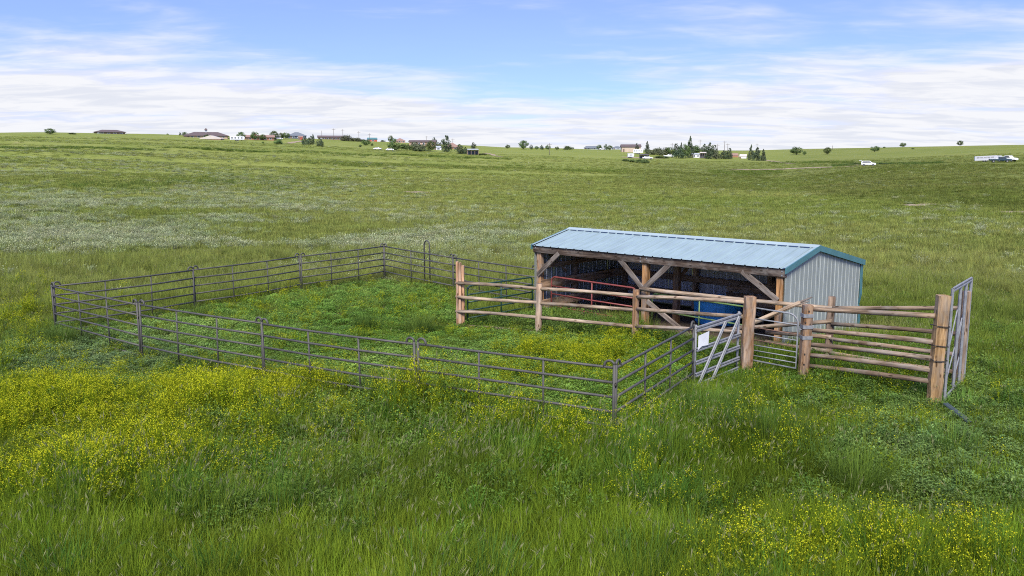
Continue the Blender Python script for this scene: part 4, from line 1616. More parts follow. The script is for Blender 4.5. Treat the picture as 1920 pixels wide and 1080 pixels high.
def crown_mesh(kind, seed):
    r = np.random.default_rng(seed)
    C, Rd = [], []
    if kind == 'broad':
        for _ in range(26):
            d = r.normal(size=3); d /= np.linalg.norm(d)
            q = r.uniform(.25, .42)
            C.append((d[0] * .36, d[1] * .36, .56 + d[2] * .32)); Rd.append(q * .42)
        V, Fc, var = leaf_cloud(C, [q * 1.2 for q in Rd], 52, .042, seed)
    elif kind == 'bush':
        for _ in range(24):
            a = r.uniform(0, 6.28); q = math.sqrt(r.uniform(0, 1)) * .40
            C.append((q * math.cos(a), q * math.sin(a), r.uniform(.12, .80 - q * .8))); Rd.append(r.uniform(.12, .2))
        V, Fc, var = leaf_cloud(C, [q * 1.15 for q in Rd], 48, .046, seed)
    else:
        for k in range(15):
            t = k / 14
            z = .14 + .82 * t
            rad = .44 * math.sin(math.pi * (.22 + .76 * t)) ** .7 if kind == 'pine' else .46 * (1 - t) ** .8 + .02
            for m_ in range(max(2, int(6 * (1 - t)) + 1)):
                a = r.uniform(0, 6.28); q = rad * r.uniform(.45, 1.0)
                C.append((q * math.cos(a), q * math.sin(a), z - .06 * q + r.uniform(-.03, .03))); Rd.append(.04 + .13 * (1 - t) * r.uniform(.6, 1.3))
        V, Fc, var = leaf_cloud(C, [q * 1.25 for q in Rd], 24, .04, seed)
    me = bpy.data.meshes.new('crown')
    me.from_pydata(V, [], Fc)
    at = me.attributes.new('var', 'FLOAT', 'POINT')
    at.data.foreach_set('value', var)
    return me


CROWNS = {}
for kind, mats in (('broad', [M_BROAD]), ('bush', [M_BROAD]), ('shrub', [M_SHRUB]), ('pine', [M_PINE]), ('spruce', [M_PINE])):
    lst = []
    for s_ in range(3):
        me = crown_mesh('bush' if kind == 'shrub' else kind, 100 + s_ * 7 + len(kind))
        me.materials.append(mats[0])
        lst.append(me)
    CROWNS[kind] = lst
TRUNKS = {}
for kind, top_, r_ in (('broad', .6, .03), ('bush', .4, .02), ('shrub', .4, .02), ('pine', .8, .022), ('spruce', .9, .02)):
    mb = MB()
    mb.tube([(0, 0, -.05), (.005, 0, top_ * .5), (0, .005, top_)], [r_, r_ * .7, r_ * .3], 7)
    for k in range(6 if kind in ('broad', 'pine') else 3):
        a = k * 2.1
        z0 = top_ * (.4 + .08 * k)
        mb.tube([(0, 0, z0), (.10 * math.cos(a), .10 * math.sin(a), z0 + .09), (.22 * math.cos(a), .22 * math.sin(a), z0 + .14)], [r_ * .45, r_ * .3, r_ * .1], 5)
    TRUNKS[kind] = mb.mesh('trunk', M_BARK, True)

TREES = [  # u, foot v, width px, height px, kind, label
    (94, 252, 17, 10, 'broad', 'lone round tree on the far left skyline'), (135, 252, 12, 4, 'bush', 'low bush on the skyline right of the lone left tree'),
    (314, 252, 4, 3, 'bush', 'tiny bush on the skyline left of the big brown-roofed house'), (338, 254, 4, 6, 'spruce', 'small spruce just left of the big brown-roofed house'),
    (347, 256, 9, 8, 'broad', 'round tree at the left end of the big brown-roofed house'), (390, 260, 13, 9, 'bush', 'dark bush before the wall of the big brown-roofed house'),
    (453, 264, 14, 15, 'broad', 'round tree between white camper and brick ranch'), (478, 263, 13, 15, 'broad', 'round tree in front of the middle of the brick ranch'), (493, 263, 11, 10, 'broad', 'small round tree at the right end of the brick ranch'),
    (514, 262, 13, 15, 'broad', 'left of three trees between brick ranch and dark blue house'), (525, 262, 11, 12, 'broad', 'middle of three trees between brick ranch and dark blue house'), (536, 261, 13, 11, 'broad', 'right of three trees next to the dark blue house'),
    (521, 270.5, 15, 11, 'bush', 'dark bush standing alone in grass left of the short track'), (493, 268.5, 4, 4, 'bush', 'tiny shrub in the grass below the brick ranch'),
    (587, 262, 5, 10, 'spruce', 'thin dark spruce right of the dark blue house'), (572, 271.5, 12, 13, 'pine', 'left pine of the pair below the dark blue house'), (583, 271.5, 13, 15, 'pine', 'right pine of the pair below the dark blue house'), (600, 275, 13, 14, 'pine', 'dark pine standing alone below the long brown ranch house'),
    (650, 264.5, 24, 12, 'shrub', 'large grey-green shrub right of the long brown ranch house'), (663, 265, 20, 9, 'shrub', 'middle grey-green shrub on the crest'), (675, 265.5, 16, 7, 'shrub', 'small grey-green shrub ending the crest row'),
    (686, 273, 15, 10, 'broad', 'leafy bush below the small red barn'), (676, 276, 6, 6, 'bush', 'small bush left below the small red barn'), (698, 273.5, 5, 6, 'bush', 'small shrub right below the small red barn'),
    (719, 266, 9, 4, 'bush', 'low bush on the crest right of the small red barn'), (732, 268, 8, 13, 'broad', 'upright tree left of the pink hip-roofed house'), (739, 269, 8, 9, 'broad', 'small tree touching the pink hip-roofed house'),
    (733, 278, 11, 15, 'bush', 'tall bush at the left edge of the dense green group'), (748, 282, 25, 17, 'bush', 'broad bright green bush, largest of the left group'), (767, 282, 12, 13, 'bush', 'narrow bush filling the middle of the left group'),
    (778, 282, 21, 17, 'shrub', 'broad grey-green tree before the orange-brick house'), (792, 281.5, 11, 15, 'shrub', 'grey-green tree before the right half of the orange-brick house'), (808, 284, 17, 18, 'broad', 'olive tree left of the white shed'),
    (814, 274, 10, 15, 'pine', 'pine behind the right end of the orange-brick house'), (822, 277, 9, 9, 'pine', 'small pine behind the white shed'), (837, 285, 19, 28, 'pine', 'tallest dark pine of the left group'), (862, 288.5, 15, 16, 'pine', 'dark pine right below the steep brown cabin'), (873, 289, 10, 12, 'pine', 'dark bush-like pine touching the pale open shelter'),
    (888, 279, 9, 11, 'pine', 'small pine on the skyline behind the pale open shelter'), (790, 284, 30, 6, 'bush', 'low hedge of shrubs below the orange-brick house'), (905, 291, 14, 4, 'bush', 'low scrub right of the pale open shelter'),
    (952, 279, 8, 7, 'broad', 'small round tree, first right of the left group'), (981.5, 280, 16, 15, 'broad', 'largest tree on the middle skyline'), (996, 280, 6, 8, 'pine', 'slim tree next to the largest middle skyline tree'), (1006, 280.5, 7, 6, 'broad', 'second small tree right of the largest middle one'),
    (1016, 280.5, 7, 8, 'pine', 'third small tree right of the largest middle one'), (1028, 281, 9, 8, 'broad', 'small round tree beside the lone pole'), (1044.5, 281.5, 7, 6, 'broad', 'little dark tree right of the lone pole'), (1067, 281, 18, 9, 'bush', 'wide low bushy tree left of the grey-roofed house'),
    (1123, 281, 8, 9, 'broad', 'small tree touching the grey-roofed house'), (1135.5, 281, 7, 10, 'pine', 'pointed tree right of the grey-roofed house'), (1143, 281.5, 10, 8, 'broad', 'round tree left of the small blue-grey house'),
    (1194, 288, 7, 18, 'pine', 'pine before the right corner of the beige house'), (1213.5, 289, 10, 22, 'spruce', 'pointed spruce right of the white camper'),
    (1173, 303, 12, 6, 'bush', 'leftmost low bush in front of the junk yard'), (1186, 304.5, 13, 7, 'bush', 'second low bush in front of the junk yard'), (1199, 305.5, 12, 8, 'bush', 'third low bush in front of the junk yard'), (1211, 306.5, 15, 9, 'bush', 'rightmost dark bush in front of the junk yard'),
    (1226, 290, 17, 13, 'shrub', 'pale bush right of the pointed spruce'), (1236, 291, 21, 17, 'shrub', 'largest pale bush left of the tree row'), (1248, 290.5, 18, 15, 'shrub', 'pale bush behind the white truck'), (1257, 291, 14, 14, 'broad', 'tree touching the dark round spruce at its left'),
    (1268, 291, 13, 20, 'pine', 'pine behind the dark round spruce'), (1272, 297, 20, 20, 'spruce', 'dark full spruce right of the white truck'), (1277, 290, 6, 21, 'spruce', 'slim spruce tip left of the tallest spruce'), (1285, 297, 15, 24, 'broad', 'tree left of the tallest spruce'),
    (1293.5, 296, 15, 36, 'spruce', 'tallest spruce of the right tree row'), (1302, 290, 20, 16, 'broad', 'tree behind the white mobile home'), (1320, 292, 12, 20, 'pine', 'pine behind the dark open shelter'), (1331, 292, 17, 22, 'pine', 'tall pine in the middle of the right row'), (1340, 294, 11, 20, 'pine', 'pine right of the tall middle one'),
    (1329, 298, 15, 15, 'pine', 'low pine in front of the middle of the right row'), (1343, 298.5, 15, 13, 'shrub', 'grey-green low tree in the right row'), (1356, 298.5, 15, 15, 'pine', 'pine second from the right end of the row'), (1367, 298.5, 11, 19, 'pine', 'pine at the right end of the row'),
    (1408, 300.5, 11, 26, 'spruce', 'left and tallest of the three dark spruces'), (1419.5, 301.5, 16, 23, 'spruce', 'middle and widest of the three dark spruces'), (1431, 301.5, 10, 20, 'spruce', 'right and smallest of the three dark spruces'), (1240, 297, 24, 6, 'bush', 'low dark scrub left of the white truck'),
    (1493, 290.5, 19, 14, 'broad', 'round tree on the right slope, first past the spruces'), (1508.5, 291, 6, 7, 'broad', 'small tree beside the first round tree on the right slope'), (1551, 289.5, 12, 12, 'broad', 'second round tree on the right slope'), (1639.5, 285, 14, 10, 'broad', 'third round tree on the right slope'),
    (1692.6, 274.5, 10, 8, 'broad', 'tree on the right skyline above the white car'), (1800, 273.5, 10, 9, 'broad', 'tree on the skyline above the long trailer'), (1658, 277.5, 4, 3, 'bush', 'tiny bush on the skyline right of the third round tree'), (1711.6, 280, 5, 3, 'bush', 'tiny bush in the upper right grass'),
    (1606, 308, 14, 4, 'bush', 'low scrub left of the white car with raised tailgate'), (1662, 308, 24, 3.2, 'bush', 'low dark scrub right of the white car with raised tailgate'),
]
for k, (u, v, w_, h_, kind, lb) in enumerate(TREES):
    p = hit(u, v, 18)
    s = p.y / F
    h = h_ * s * 1.08
    w = w_ * s * 1.28
    M = Matrix.Translation(p) @ Matrix.Rotation(k * 1.3, 4, 'Z') @ Matrix.Diagonal((w, w, h, 1))
    nm = {'broad': 'broadleaf_tree', 'bush': 'bush', 'shrub': 'shrub', 'pine': 'pine_tree', 'spruce': 'spruce_tree'}[kind]
    o = link(nm, None, None, Matrix.Translation(p))
    tag(o, lb, 'bush' if kind in ('bush', 'shrub') else 'tree', 'trees and bushes on the far rise')
    link('trunk', TRUNKS[kind], o, M)
    link('crown', CROWNS[kind][k % 3], o, M)

# ================================================================== VEGETATION (uncountable: stuff)
def m_plant(name, col=None, transl=0.25, rough=0.6, spread=0.6):
    m, nt, p = new_mat(name)
    at = nt.nodes.new('ShaderNodeAttribute')
    at.attribute_name = 'var'
    if col is None:
        ti = nt.nodes.new('ShaderNodeAttribute')
        ti.attribute_type = 'INSTANCER'
        ti.attribute_name = 'tint'
        base = ti.outputs['Color']
    else:
        rg = nt.nodes.new('ShaderNodeRGB')
        rg.outputs[0].default_value = (*col, 1)
        base = rg.outputs[0]
    hv = nt.nodes.new('ShaderNodeHueSaturation')
    nt.links.new(math_n(nt, 'MULTIPLY_ADD', at.outputs['Fac'], spread * 2, 1 - spread), hv.inputs['Value'])
    nt.links.new(math_n(nt, 'MULTIPLY_ADD', at.outputs['Fac'], -0.035, 0.517), hv.inputs['Hue'])
    nt.links.new(base, hv.inputs['Color'])
    nt.links.new(hv.outputs[0], p.inputs['Base Color'])
    p.inputs['Roughness'].default_value = rough
    p.inputs['Specular IOR Level'].default_value = 0.05
    tr_ = nt.nodes.new('ShaderNodeBsdfTranslucent')
    nt.links.new(hv.outputs[0], tr_.inputs['Color'])
    mx = nt.nodes.new('ShaderNodeMixShader')
    mx.inputs[0].default_value = transl
    nt.links.new(p.outputs[0], mx.inputs[1])
    nt.links.new(tr_.outputs[0], mx.inputs[2])
    nt.links.new(mx.outputs[0], nt.nodes['Material Output'].inputs['Surface'])
    return m


M_BLADE = m_plant('grass_blade')
M_LEAFY = m_plant('weed_leaf', None, 0.25, 0.55)
M_SEED = m_plant('seed_head', (0.22, 0.23, 0.105), 0.3, 0.8, 0.3)
M_YELLOW = m_plant('mustard_petal', (0.52, 0.55, 0.022), 0.35, 0.6, 0.2)


class PB_:
    def __init__(self):
        self.V, self.F, self.var, self.mi = [], [], [], []

    def blade(self, base, dirx, h, w, bend, var, mi=0, seg=3):
        side = np.array([-dirx[1], dirx[0], 0.0])
        i0 = len(self.V)
        ts = [0, .38, .74, 1.0] if seg == 3 else [0, .55, 1.0]
        for t in ts:
            c = np.array(base) + np.array([dirx[0], dirx[1], 0]) * bend * t ** 2 * h + np.array([0, 0, h * t * (1 - .28 * bend * t)])
            if t == 1.0:
                self.V.append(tuple(c)); self.var.append(var)
            else:
                ww = w * (1 - t ** 1.6) * .5
                self.V += [tuple(c - side * ww), tuple(c + side * ww)]
                self.var += [var, var]
        n = len(ts) - 1
        for k in range(n - 1):
            a = i0 + 2 * k
            self.F.append((a, a + 1, a + 3, a + 2)); self.mi.append(mi)
        a = i0 + 2 * (n - 1)
        self.F.append((a, a + 1, a + 2)); self.mi.append(mi)

    def leaf(self, p, d, up_, s, w, var, mi=0):
        d = d / np.linalg.norm(d)
        sd = np.cross(d, up_); sd /= (np.linalg.norm(sd) + 1e-6)
        nn_ = np.cross(sd, d)
        i = len(self.V)
        self.V += [tuple(p), tuple(p + d * s * .5 + sd * w + nn_ * w * .3), tuple(p + d * s), tuple(p + d * s * .5 - sd * w + nn_ * w * .3)]
        self.var += [var] * 4
        self.F += [(i, i + 1, i + 2), (i, i + 2, i + 3)]
        self.mi += [mi, mi]

    def obj(self, name, mats, col):
        me = bpy.data.meshes.new(name)
        me.from_pydata(self.V, [], self.F)
        for m in mats:
            me.materials.append(m)
        me.polygons.foreach_set('material_index', self.mi)
        a = me.attributes.new('var', 'FLOAT', 'POINT')
        a.data.foreach_set('value', np.clip(self.var, 0, 1))
        o = bpy.data.objects.new(name, me)
        if col is not None:
            col.objects.link(o)
        return o


def rdir(r):
    a = r.uniform(0, 2 * math.pi)
    return np.array([math.cos(a), math.sin(a)])


def grass_clump(r, n, rad, h0, h1, w0, w1, wind=0.25, seed_heads=0, seg=3, dead=0.0):
    b = PB_()
    tone = r.uniform(.2, .8)
    for _ in range(n):
        d = rdir(r)
        q = rad * math.sqrt(r.uniform(0, 1))
        d2 = d * .7 + np.array([wind, wind * .3]) + r.normal(size=2) * .3
        d2 /= np.linalg.norm(d2) + 1e-6
        b.blade((d[0] * q, d[1] * q, -.02), d2, r.uniform(h0, h1), r.uniform(w0, w1), r.uniform(.08, .75), tone * .4 + r.uniform(0, .6), 1 if r.uniform() < dead else 0, seg)
    for _ in range(seed_heads):
        d = rdir(r)
        q = rad * math.sqrt(r.uniform(0, 1))
        d2 = d * .5 + np.array([wind * 1.6, wind * .5]); d2 /= np.linalg.norm(d2)
        h = r.uniform(h1 * 1.0, h1 * 1.28)
        bend = r.uniform(.15, .5)
        base = np.array((d[0] * q, d[1] * q, 0))
        b.blade(base, d2, h, .005, bend, .5, 0)
        tip = base + np.array([d2[0], d2[1], 0]) * bend * h * .80 + np.array([0, 0, h * (1 - .28 * bend) * .90])
        dr = np.array([d2[0] * bend * 1.6, d2[1] * bend * 1.6, 1.0 - bend * .7])
        for k in range(3):
            b.leaf(tip + r.normal(size=3) * .006, dr + r.normal(size=3) * .12, r.normal(size=3), r.uniform(.06, .10), r.uniform(.0025, .005), r.uniform(0, 1), 1)
    return b


def weed_clump(r, n, rad, h, s0, s1, wr=.38):
    b = PB_()
    tone = r.uniform(.1, .9)
    for _ in range(max(5, n // 14)):
        d = rdir(r); q = rad * .6 * math.sqrt(r.uniform(0, 1))
        b.blade((d[0] * q * .4, d[1] * q * .4, 0), d, h * r.uniform(.6, .95), .008, r.uniform(.1, .5), .3, 0, 2)
    for _ in range(n):
        d = rdir(r); q = rad * math.sqrt(r.uniform(0, 1))
        zt_ = h * (1 - .55 * (q / rad) ** 2)
        z = zt_ * r.uniform(.25, 1.0) ** .55
        p = np.array([d[0] * q, d[1] * q, z])
        dr = np.array([d[0], d[1], r.uniform(-.2, .8)]) + r.normal(size=3) * .5
        s = r.uniform(s0, s1)
        b.leaf(p, dr, np.array([0, 0, 1.0]) + r.normal(size=3) * .35, s, s * wr * r.uniform(.7, 1.1), tone * .35 + r.uniform(0, .65))
    return b


def mustard_clump(r, stems, rad, h, bloom=1.0):
    b = PB_()
    for _ in range(stems):
        d = rdir(r); q = rad * math.sqrt(r.uniform(0, 1))
        base = np.array([d[0] * q, d[1] * q, 0.0])
        hh = h * r.uniform(.7, 1.12)
        d2 = rdir(r); bend = r.uniform(0, .22)
        b.blade(base, d2, hh, .008, bend, .4, 0)
        for k in range(9):
            t = r.uniform(.15, .85)
            p = base + np.array([d2[0], d2[1], 0]) * bend * t * t * hh + np.array([0, 0, hh * t * .97])
            dd_ = rdir(r)
            b.leaf(p, np.array([dd_[0], dd_[1], r.uniform(.1, .8)]), np.array([0, 0, 1.]), r.uniform(.05, .11) * (1.2 - t), r.uniform(.010, .018), r.uniform(.2, 1))
        tips = [base + np.array([d2[0], d2[1], 0]) * bend * hh + np.array([0, 0, hh * (1 - .28 * bend)])]
        for k in range(r.integers(2, 5)):
            dd_ = rdir(r)
            p0 = tips[0] - np.array([0, 0, r.uniform(.06, .24)])
            tp = p0 + np.array([dd_[0] * .07, dd_[1] * .07, r.uniform(.05, .16)])
            b.leaf(p0, tp - p0, np.array([dd_[1], -dd_[0], 0.]), np.linalg.norm(tp - p0), .003, .4)
            tips.append(tp)
        for tp in tips:
            if r.uniform() > bloom:
                continue
            for k in range(r.integers(3, 5)):
                o_ = r.normal(size=3) * np.array([.012, .012, .016])
                b.leaf(tp + o_, r.normal(size=3) + np.array([0, 0, .5]), r.normal(size=3), r.uniform(.011, .019), r.uniform(.005, .008), r.uniform(0, 1), 1)
    return b


def sage_clump(r, n, rad, h):
    b = PB_()
    for _ in range(n):
        d = rdir(r); q = rad * math.sqrt(r.uniform(0, 1))
        b.blade((d[0] * q * .5, d[1] * q * .5, 0), d, h * r.uniform(.55, 1.1), r.uniform(.010, .018), r.uniform(.2, 1.0), r.uniform(0, 1), 0, 2)
    for _ in range(n):
        d = rdir(r); q = rad * math.sqrt(r.uniform(0, 1))
        p = np.array([d[0] * q, d[1] * q, h * r.uniform(.4, .95)])
        b.leaf(p, np.array([d[0], d[1], r.uniform(.2, 1.2)]), r.normal(size=3), r.uniform(.03, .06), r.uniform(.006, .011), r.uniform(0, 1))
    return b


PR = np.random.default_rng(5)
PROTO = {}


def proto(kind, fn, n, mats):
    c = bpy.data.collections.new('proto_' + kind)
    for k in range(n):
        fn().obj(kind + '_clump', mats, c)
    PROTO[kind] = (c, n)


proto('grass', lambda: grass_clump(PR, 70, .19, .30, .62, .006, .012, dead=.035), 6, [M_BLADE, M_SEED])
proto('fine_grass', lambda: grass_clump(PR, 85, .24, .22, .50, .004, .008, .3, 1), 4, [M_BLADE, M_SEED])
proto('seed_grass', lambda: grass_clump(PR, 55, .20, .35, .62, .005, .009, .45, 5), 4, [M_BLADE, M_SEED])
proto('weed', lambda: weed_clump(PR, 330, .26, .38, .022, .052), 5, [M_LEAFY])
proto('fine_weed', lambda: weed_clump(PR, 260, .24, .50, .03, .065, .22), 4, [M_LEAFY])
proto('mustard', lambda: mustard_clump(PR, 9, .22, .62), 6, [M_BLADE, M_YELLOW])
proto('mustard_green', lambda: mustard_clump(PR, 10, .22, .60, .32), 5, [M_BLADE, M_YELLOW])
proto('tussock', lambda: grass_clump(PR, 230, .30, .35, .80, .006, .013, .15, 5, dead=.02), 5, [M_BLADE, M_SEED])
proto('sage', lambda: sage_clump(PR, 60, .22, .30), 4, [M_BLADE])
proto('far_grass', lambda: grass_clump(PR, 46, .42, .22, .46, .012, .026, .3, 0, 2), 5, [M_BLADE])


def gn_tree(kind):
    ng = bpy.data.node_groups.new('scatter_' + kind, 'GeometryNodeTree')
    ng.interface.new_socket('Geometry', in_out='INPUT', socket_type='NodeSocketGeometry')
    ng.interface.new_socket('Geometry', in_out='OUTPUT', socket_type='NodeSocketGeometry')
    N, L = ng.nodes, ng.links
    gi, go = N.new('NodeGroupInput'), N.new('NodeGroupOutput')
    ci = N.new('GeometryNodeCollectionInfo')
    ci.inputs['Collection'].default_value = PROTO[kind][0]
    ci.inputs['Separate Children'].default_value = True
    ci.inputs['Reset Children'].default_value = True
    ip = N.new('GeometryNodeInstanceOnPoints')
    ip.inputs['Pick Instance'].default_value = True

    def na(name, ty):
        n = N.new('GeometryNodeInputNamedAttribute')
        n.data_type = ty
        n.inputs['Name'].default_value = name
        return n.outputs['Attribute']
    e2r = N.new('FunctionNodeEulerToRotation')
    L.new(na('rot', 'FLOAT_VECTOR'), e2r.inputs[0])
    L.new(gi.outputs[0], ip.inputs['Points'])
    L.new(ci.outputs[0], ip.inputs['Instance'])
    L.new(na('idx', 'INT'), ip.inputs['Instance Index'])
    L.new(e2r.outputs[0], ip.inputs['Rotation'])
    L.new(na('scl', 'FLOAT_VECTOR'), ip.inputs['Scale'])
    L.new(ip.outputs[0], go.inputs[0])
    return ng


def scatter(name, kind, label, cat, P, scl, tint):
    n = len(P)
    me = bpy.data.meshes.new(name)
    me.vertices.add(n)
    me.vertices.foreach_set('co', P.astype(np.float32).ravel())
    rot = np.stack([rng.normal(0, .09, n), rng.normal(0, .09, n), rng.uniform(-.9, .9, n) if kind in ('seed_grass',) else rng.uniform(0, 6.283, n)], 1)
    for nm, ty, data, key in (('rot', 'FLOAT_VECTOR', rot, 'vector'), ('scl', 'FLOAT_VECTOR', scl, 'vector')):
        a = me.attributes.new(nm, ty, 'POINT')
        a.data.foreach_set(key, data.astype(np.float32).ravel())
    a = me.attributes.new('idx', 'INT', 'POINT')
    a.data.foreach_set('value', rng.integers(0, PROTO[kind][1], n).astype(np.int32))
    a = me.attributes.new('tint', 'FLOAT_COLOR', 'POINT')
    a.data.foreach_set('color', np.concatenate([np.clip(tint, 0, 1), np.ones((n, 1))], 1).astype(np.float32).ravel())
    o = link(name, me)
    md = o.modifiers.new('scatter', 'NODES')
    md.node_group = gn_tree(kind)
    o['kind'] = 'stuff'
    o['label'] = label
    o['category'] = cat
    return o


def inside(poly, x, y):
    r = np.zeros(len(x), bool)
    n = len(poly)
    for i in range(n):
        x1, y1 = poly[i]; x2, y2 = poly[(i + 1) % n]
        c = ((y1 > y) != (y2 > y)) & (x < (x2 - x1) * (y - y1) / (y2 - y1 + 1e-12) + x1)
        r ^= c
    return r


def lerp3(a, b, t):
    return np.asarray(a)[None, :] * (1 - t[:, None]) + np.asarray(b)[None, :] * t[:, None]


def plant_all():
    HALF = 0.66
    pts = []
    for (d0, d1, den) in ((5.5, 14, 46), (14, 24, 40), (24, 38, 20), (38, 60, 10.5), (60, 100, 4.6), (100, 170, 1.8), (170, 270, .62), (270, 420, .2)):
        A = HALF * (d1 ** 2 - d0 ** 2)
        n = int(A * den)
        D = np.sqrt(rng.uniform(d0 ** 2, d1 ** 2, n))
        a = rng.uniform(-HALF, HALF, n)
        pts.append(np.stack([D * np.sin(a), D * np.cos(a)], 1))
    P = np.concatenate(pts)
    x, y = P[:, 0], P[:, 1]
    D = np.hypot(x, y)
    # nothing grows on the shed's dirt floor
    Si = np.array(S.inverted())
    lx = Si[0, 0] * x + Si[0, 1] * y + Si[0, 3]
    ly = Si[1, 0] * x + Si[1, 1] * y + Si[1, 3]
    keep = ~((lx > -.15) & (lx < SL + .12) & (ly > np.where(lx > 4.3, -.55, .25) + .3 * np.sin(lx * 2.3)) & (ly < SW + .15))
    tp = px(1640, 628)
    tramp = np.exp(-(((x - tp.x) * .8 + (y - tp.y) * .5) / 1.1) ** 2 - ((-(x - tp.x) * .5 + (y - tp.y) * .8) / .8) ** 2)
    keep &= rng.uniform(0, 1, len(x)) > tramp * .75
    for (bx_, by_, br_) in BARE:
        keep &= ((x - bx_) ** 2 + (y - by_) ** 2 > br_ ** 2) | (rng.uniform(0, 1, len(x)) < .15)
    x, y, D, tramp = x[keep], y[keep], D[keep], tramp[keep]
    u, v = project(x, y, .3)
    z = T(x, y)

    def blob(cu, cv, su, sv):
        return np.exp(-((u - cu) / su) ** 2 - ((v - cv) / sv) ** 2)
    poly = [(p.x, p.y) for p in (cL, cA, cG, PB[4], PB[3], PB[2], PB[1], cM, cF)]
    yard = [(p.x, p.y) for p in (PB[1], PB[2], PB[3], PB[4], W(SL, 0, 0), W(SL / 2, 0, 0), W(0, 0, 0))]
    ins = inside(poly, x, y)
    yd = inside(yard, x, y)
    n_a = fbm(x, y, 2.2, 1, 3)
    n_b = fbm(x, y, 5.0, 2, 3)
    n_c = fbm(x, y, 14.0, 4, 3)
    n_f = fbm(x, y, 40.0, 6, 4)
    near = D < 45
    m = (2.6 * blob(180, 745, 330, 70) + 3.2 * blob(40, 850, 200, 75) + 2.2 * blob(600, 735, 330, 45) + 1.5 * blob(960, 800, 260, 45) + 0.9 * blob(340, 860, 230, 60)
         + .75 * blob(1650, 1040, 330, 85) + 1.6 * blob(30, 590, 70, 45) + .9 * blob(1600, 760, 220, 60) + .35 * blob(1250, 860, 250, 90))
    m = (.60 + .40 * blob(80, 790, 420, 150)) * m * np.clip(n_a * 2.6 - .55, 0, 2) * ~ins
    m = m + ins * (2.6 * blob(1050, 650, 230, 50) + .35 + 1.0 * blob(1150, 590, 120, 25)) * np.clip(n_a * 2.4 - .5, 0, 2)
    wd = ins * 4.0 + yd * 3.0 + 3.0 * blob(1780, 830, 230, 120) + 5.0 * blob(160, 665, 170, 42) + 1.6 * blob(500, 900, 150, 75) + 1.4 * blob(1650, 740, 200, 60) + 2.4 * blob(850, 790, 500, 60) + 1.5 * blob(1250, 900, 300, 70) + 1.5 * blob(380, 660, 160, 25)
    wd = wd * np.clip(n_b * 2.4 - .4, .15, 2)
    sd = (2.0 * blob(830, 880, 170, 55) + .5 * blob(560, 860, 150, 70) + .5 * blob(250, 980, 300, 80) + .2 * blob(1400, 880, 180, 80) + .03) * np.clip(n_a * 2.2 - .45, 0, 2) * ~ins * near
    sg = (3.6 * blob(480, 448, 480, 34) + 1.6 * blob(150, 405, 420, 50) + .55 * blob(250, 350, 400, 45) + .12 * blob(1250, 380, 320, 25) + .2 * blob(1750, 400, 200, 40) + .02) * .55 * np.clip(n_c * 3.4 - 1.05, 0, 2.2) * np.clip(n_b * 2.4 - .5, 0, 2) * ~ins * (D > 26)
    gr = 1.0 + 1.8 * np.clip((v - 930) / 80, 0, 1) * (u < 1300) + 1.2 * blob(1450, 830, 200, 110)
    gr = np.where(ins, 1.0, gr)
    Wt = np.stack([gr, m, wd * near, sd, sg], 1)
    cs = np.cumsum(Wt, 1)
    pick = (rng.uniform(0, 1, len(x))[:, None] * cs[:, -1:] > cs).sum(1)
    # canopy height
    Hc = np.full(len(x), .98) + .28 * blob(1450, 820, 230, 120) + .12 * blob(830, 880, 200, 60)
    Hc = np.where(ins, .68, Hc)
    Hc = Hc * (1 - .42 * blob(220, 665, 260, 45)) * (1 - .25 * np.clip((D - 40) / 60, 0, 1)) * (.40 + 1.2 * n_a)
    Hc = Hc * (1 - .45 * tramp) * (1 - .35 * blob(1740, 735, 130, 45)) * (1 - .35 * blob(1330, 705, 70, 45)) * (1 - .2 * blob(1150, 775, 50, 40)) * (1 + .32 * blob(780, 742, 340, 42)) * (1 + .2 * blob(700, 850, 600, 60)) * (1 - .3 * blob(1450, 700, 90, 30))
    one = np.ones(len(x))
    far = D > 46
    sgrow = 1 + np.clip((D - 60) / 200, 0, 1) * 1.0

    def out(name, kind, mask, label, cat, tint, hs, ws):
        P_ = np.stack([x, y, z], 1)[mask]
        h = (Hc * hs * rng.uniform(.8, 1.2, len(x)))[mask]
        w = (ws * sgrow * rng.uniform(.85, 1.2, len(x)))[mask]
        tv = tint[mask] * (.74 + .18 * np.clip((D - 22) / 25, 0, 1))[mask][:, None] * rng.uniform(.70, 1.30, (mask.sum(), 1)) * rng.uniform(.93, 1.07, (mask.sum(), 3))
        if mask.sum():
            scatter(name, kind, label, cat, P_, np.stack([w, w, h], 1), tv)
    t1 = np.clip(n_c * 1.8 - .4, 0, 1)
    t2 = np.clip(n_b * 2.2 - .6, 0, 1)
    t3 = np.clip(n_f * 2.6 - .8, 0, 1)
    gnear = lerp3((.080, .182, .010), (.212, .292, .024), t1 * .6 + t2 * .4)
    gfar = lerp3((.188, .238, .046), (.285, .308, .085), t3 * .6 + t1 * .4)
    gfar = gfar * slope_shade(x, y, z)[:, None]  # same slope shade multiplied into the tuft colour
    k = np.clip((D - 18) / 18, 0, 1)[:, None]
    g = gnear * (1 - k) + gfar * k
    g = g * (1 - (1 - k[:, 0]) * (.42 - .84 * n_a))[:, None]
    dark = (blob(1430, 830, 200, 90) * .35)[:, None]
    g = g * (1 - dark)
    tm = np.clip(tramp * .9, 0, 1)[:, None]
    g = g * (1 - tm) + np.array([.30, .28, .12]) * tm
    sel = rng.uniform(0, 1, len(x)) < .42
    out('meadow_grass', 'grass', (pick == 0) & ~far & ~sel, 'green meadow grass around the corral', 'grass', g, 1.0, one)
    out('fine_grass', 'fine_grass', (pick == 0) & ~far & sel, 'fine wispy grass mixed through the meadow', 'grass', g * 1.12, 1.05, one)
    out('field_grass', 'far_grass', ((pick == 0) | (pick == 2)) & far, 'pale green pasture grass on the rising field', 'grass', gfar, .95, one)
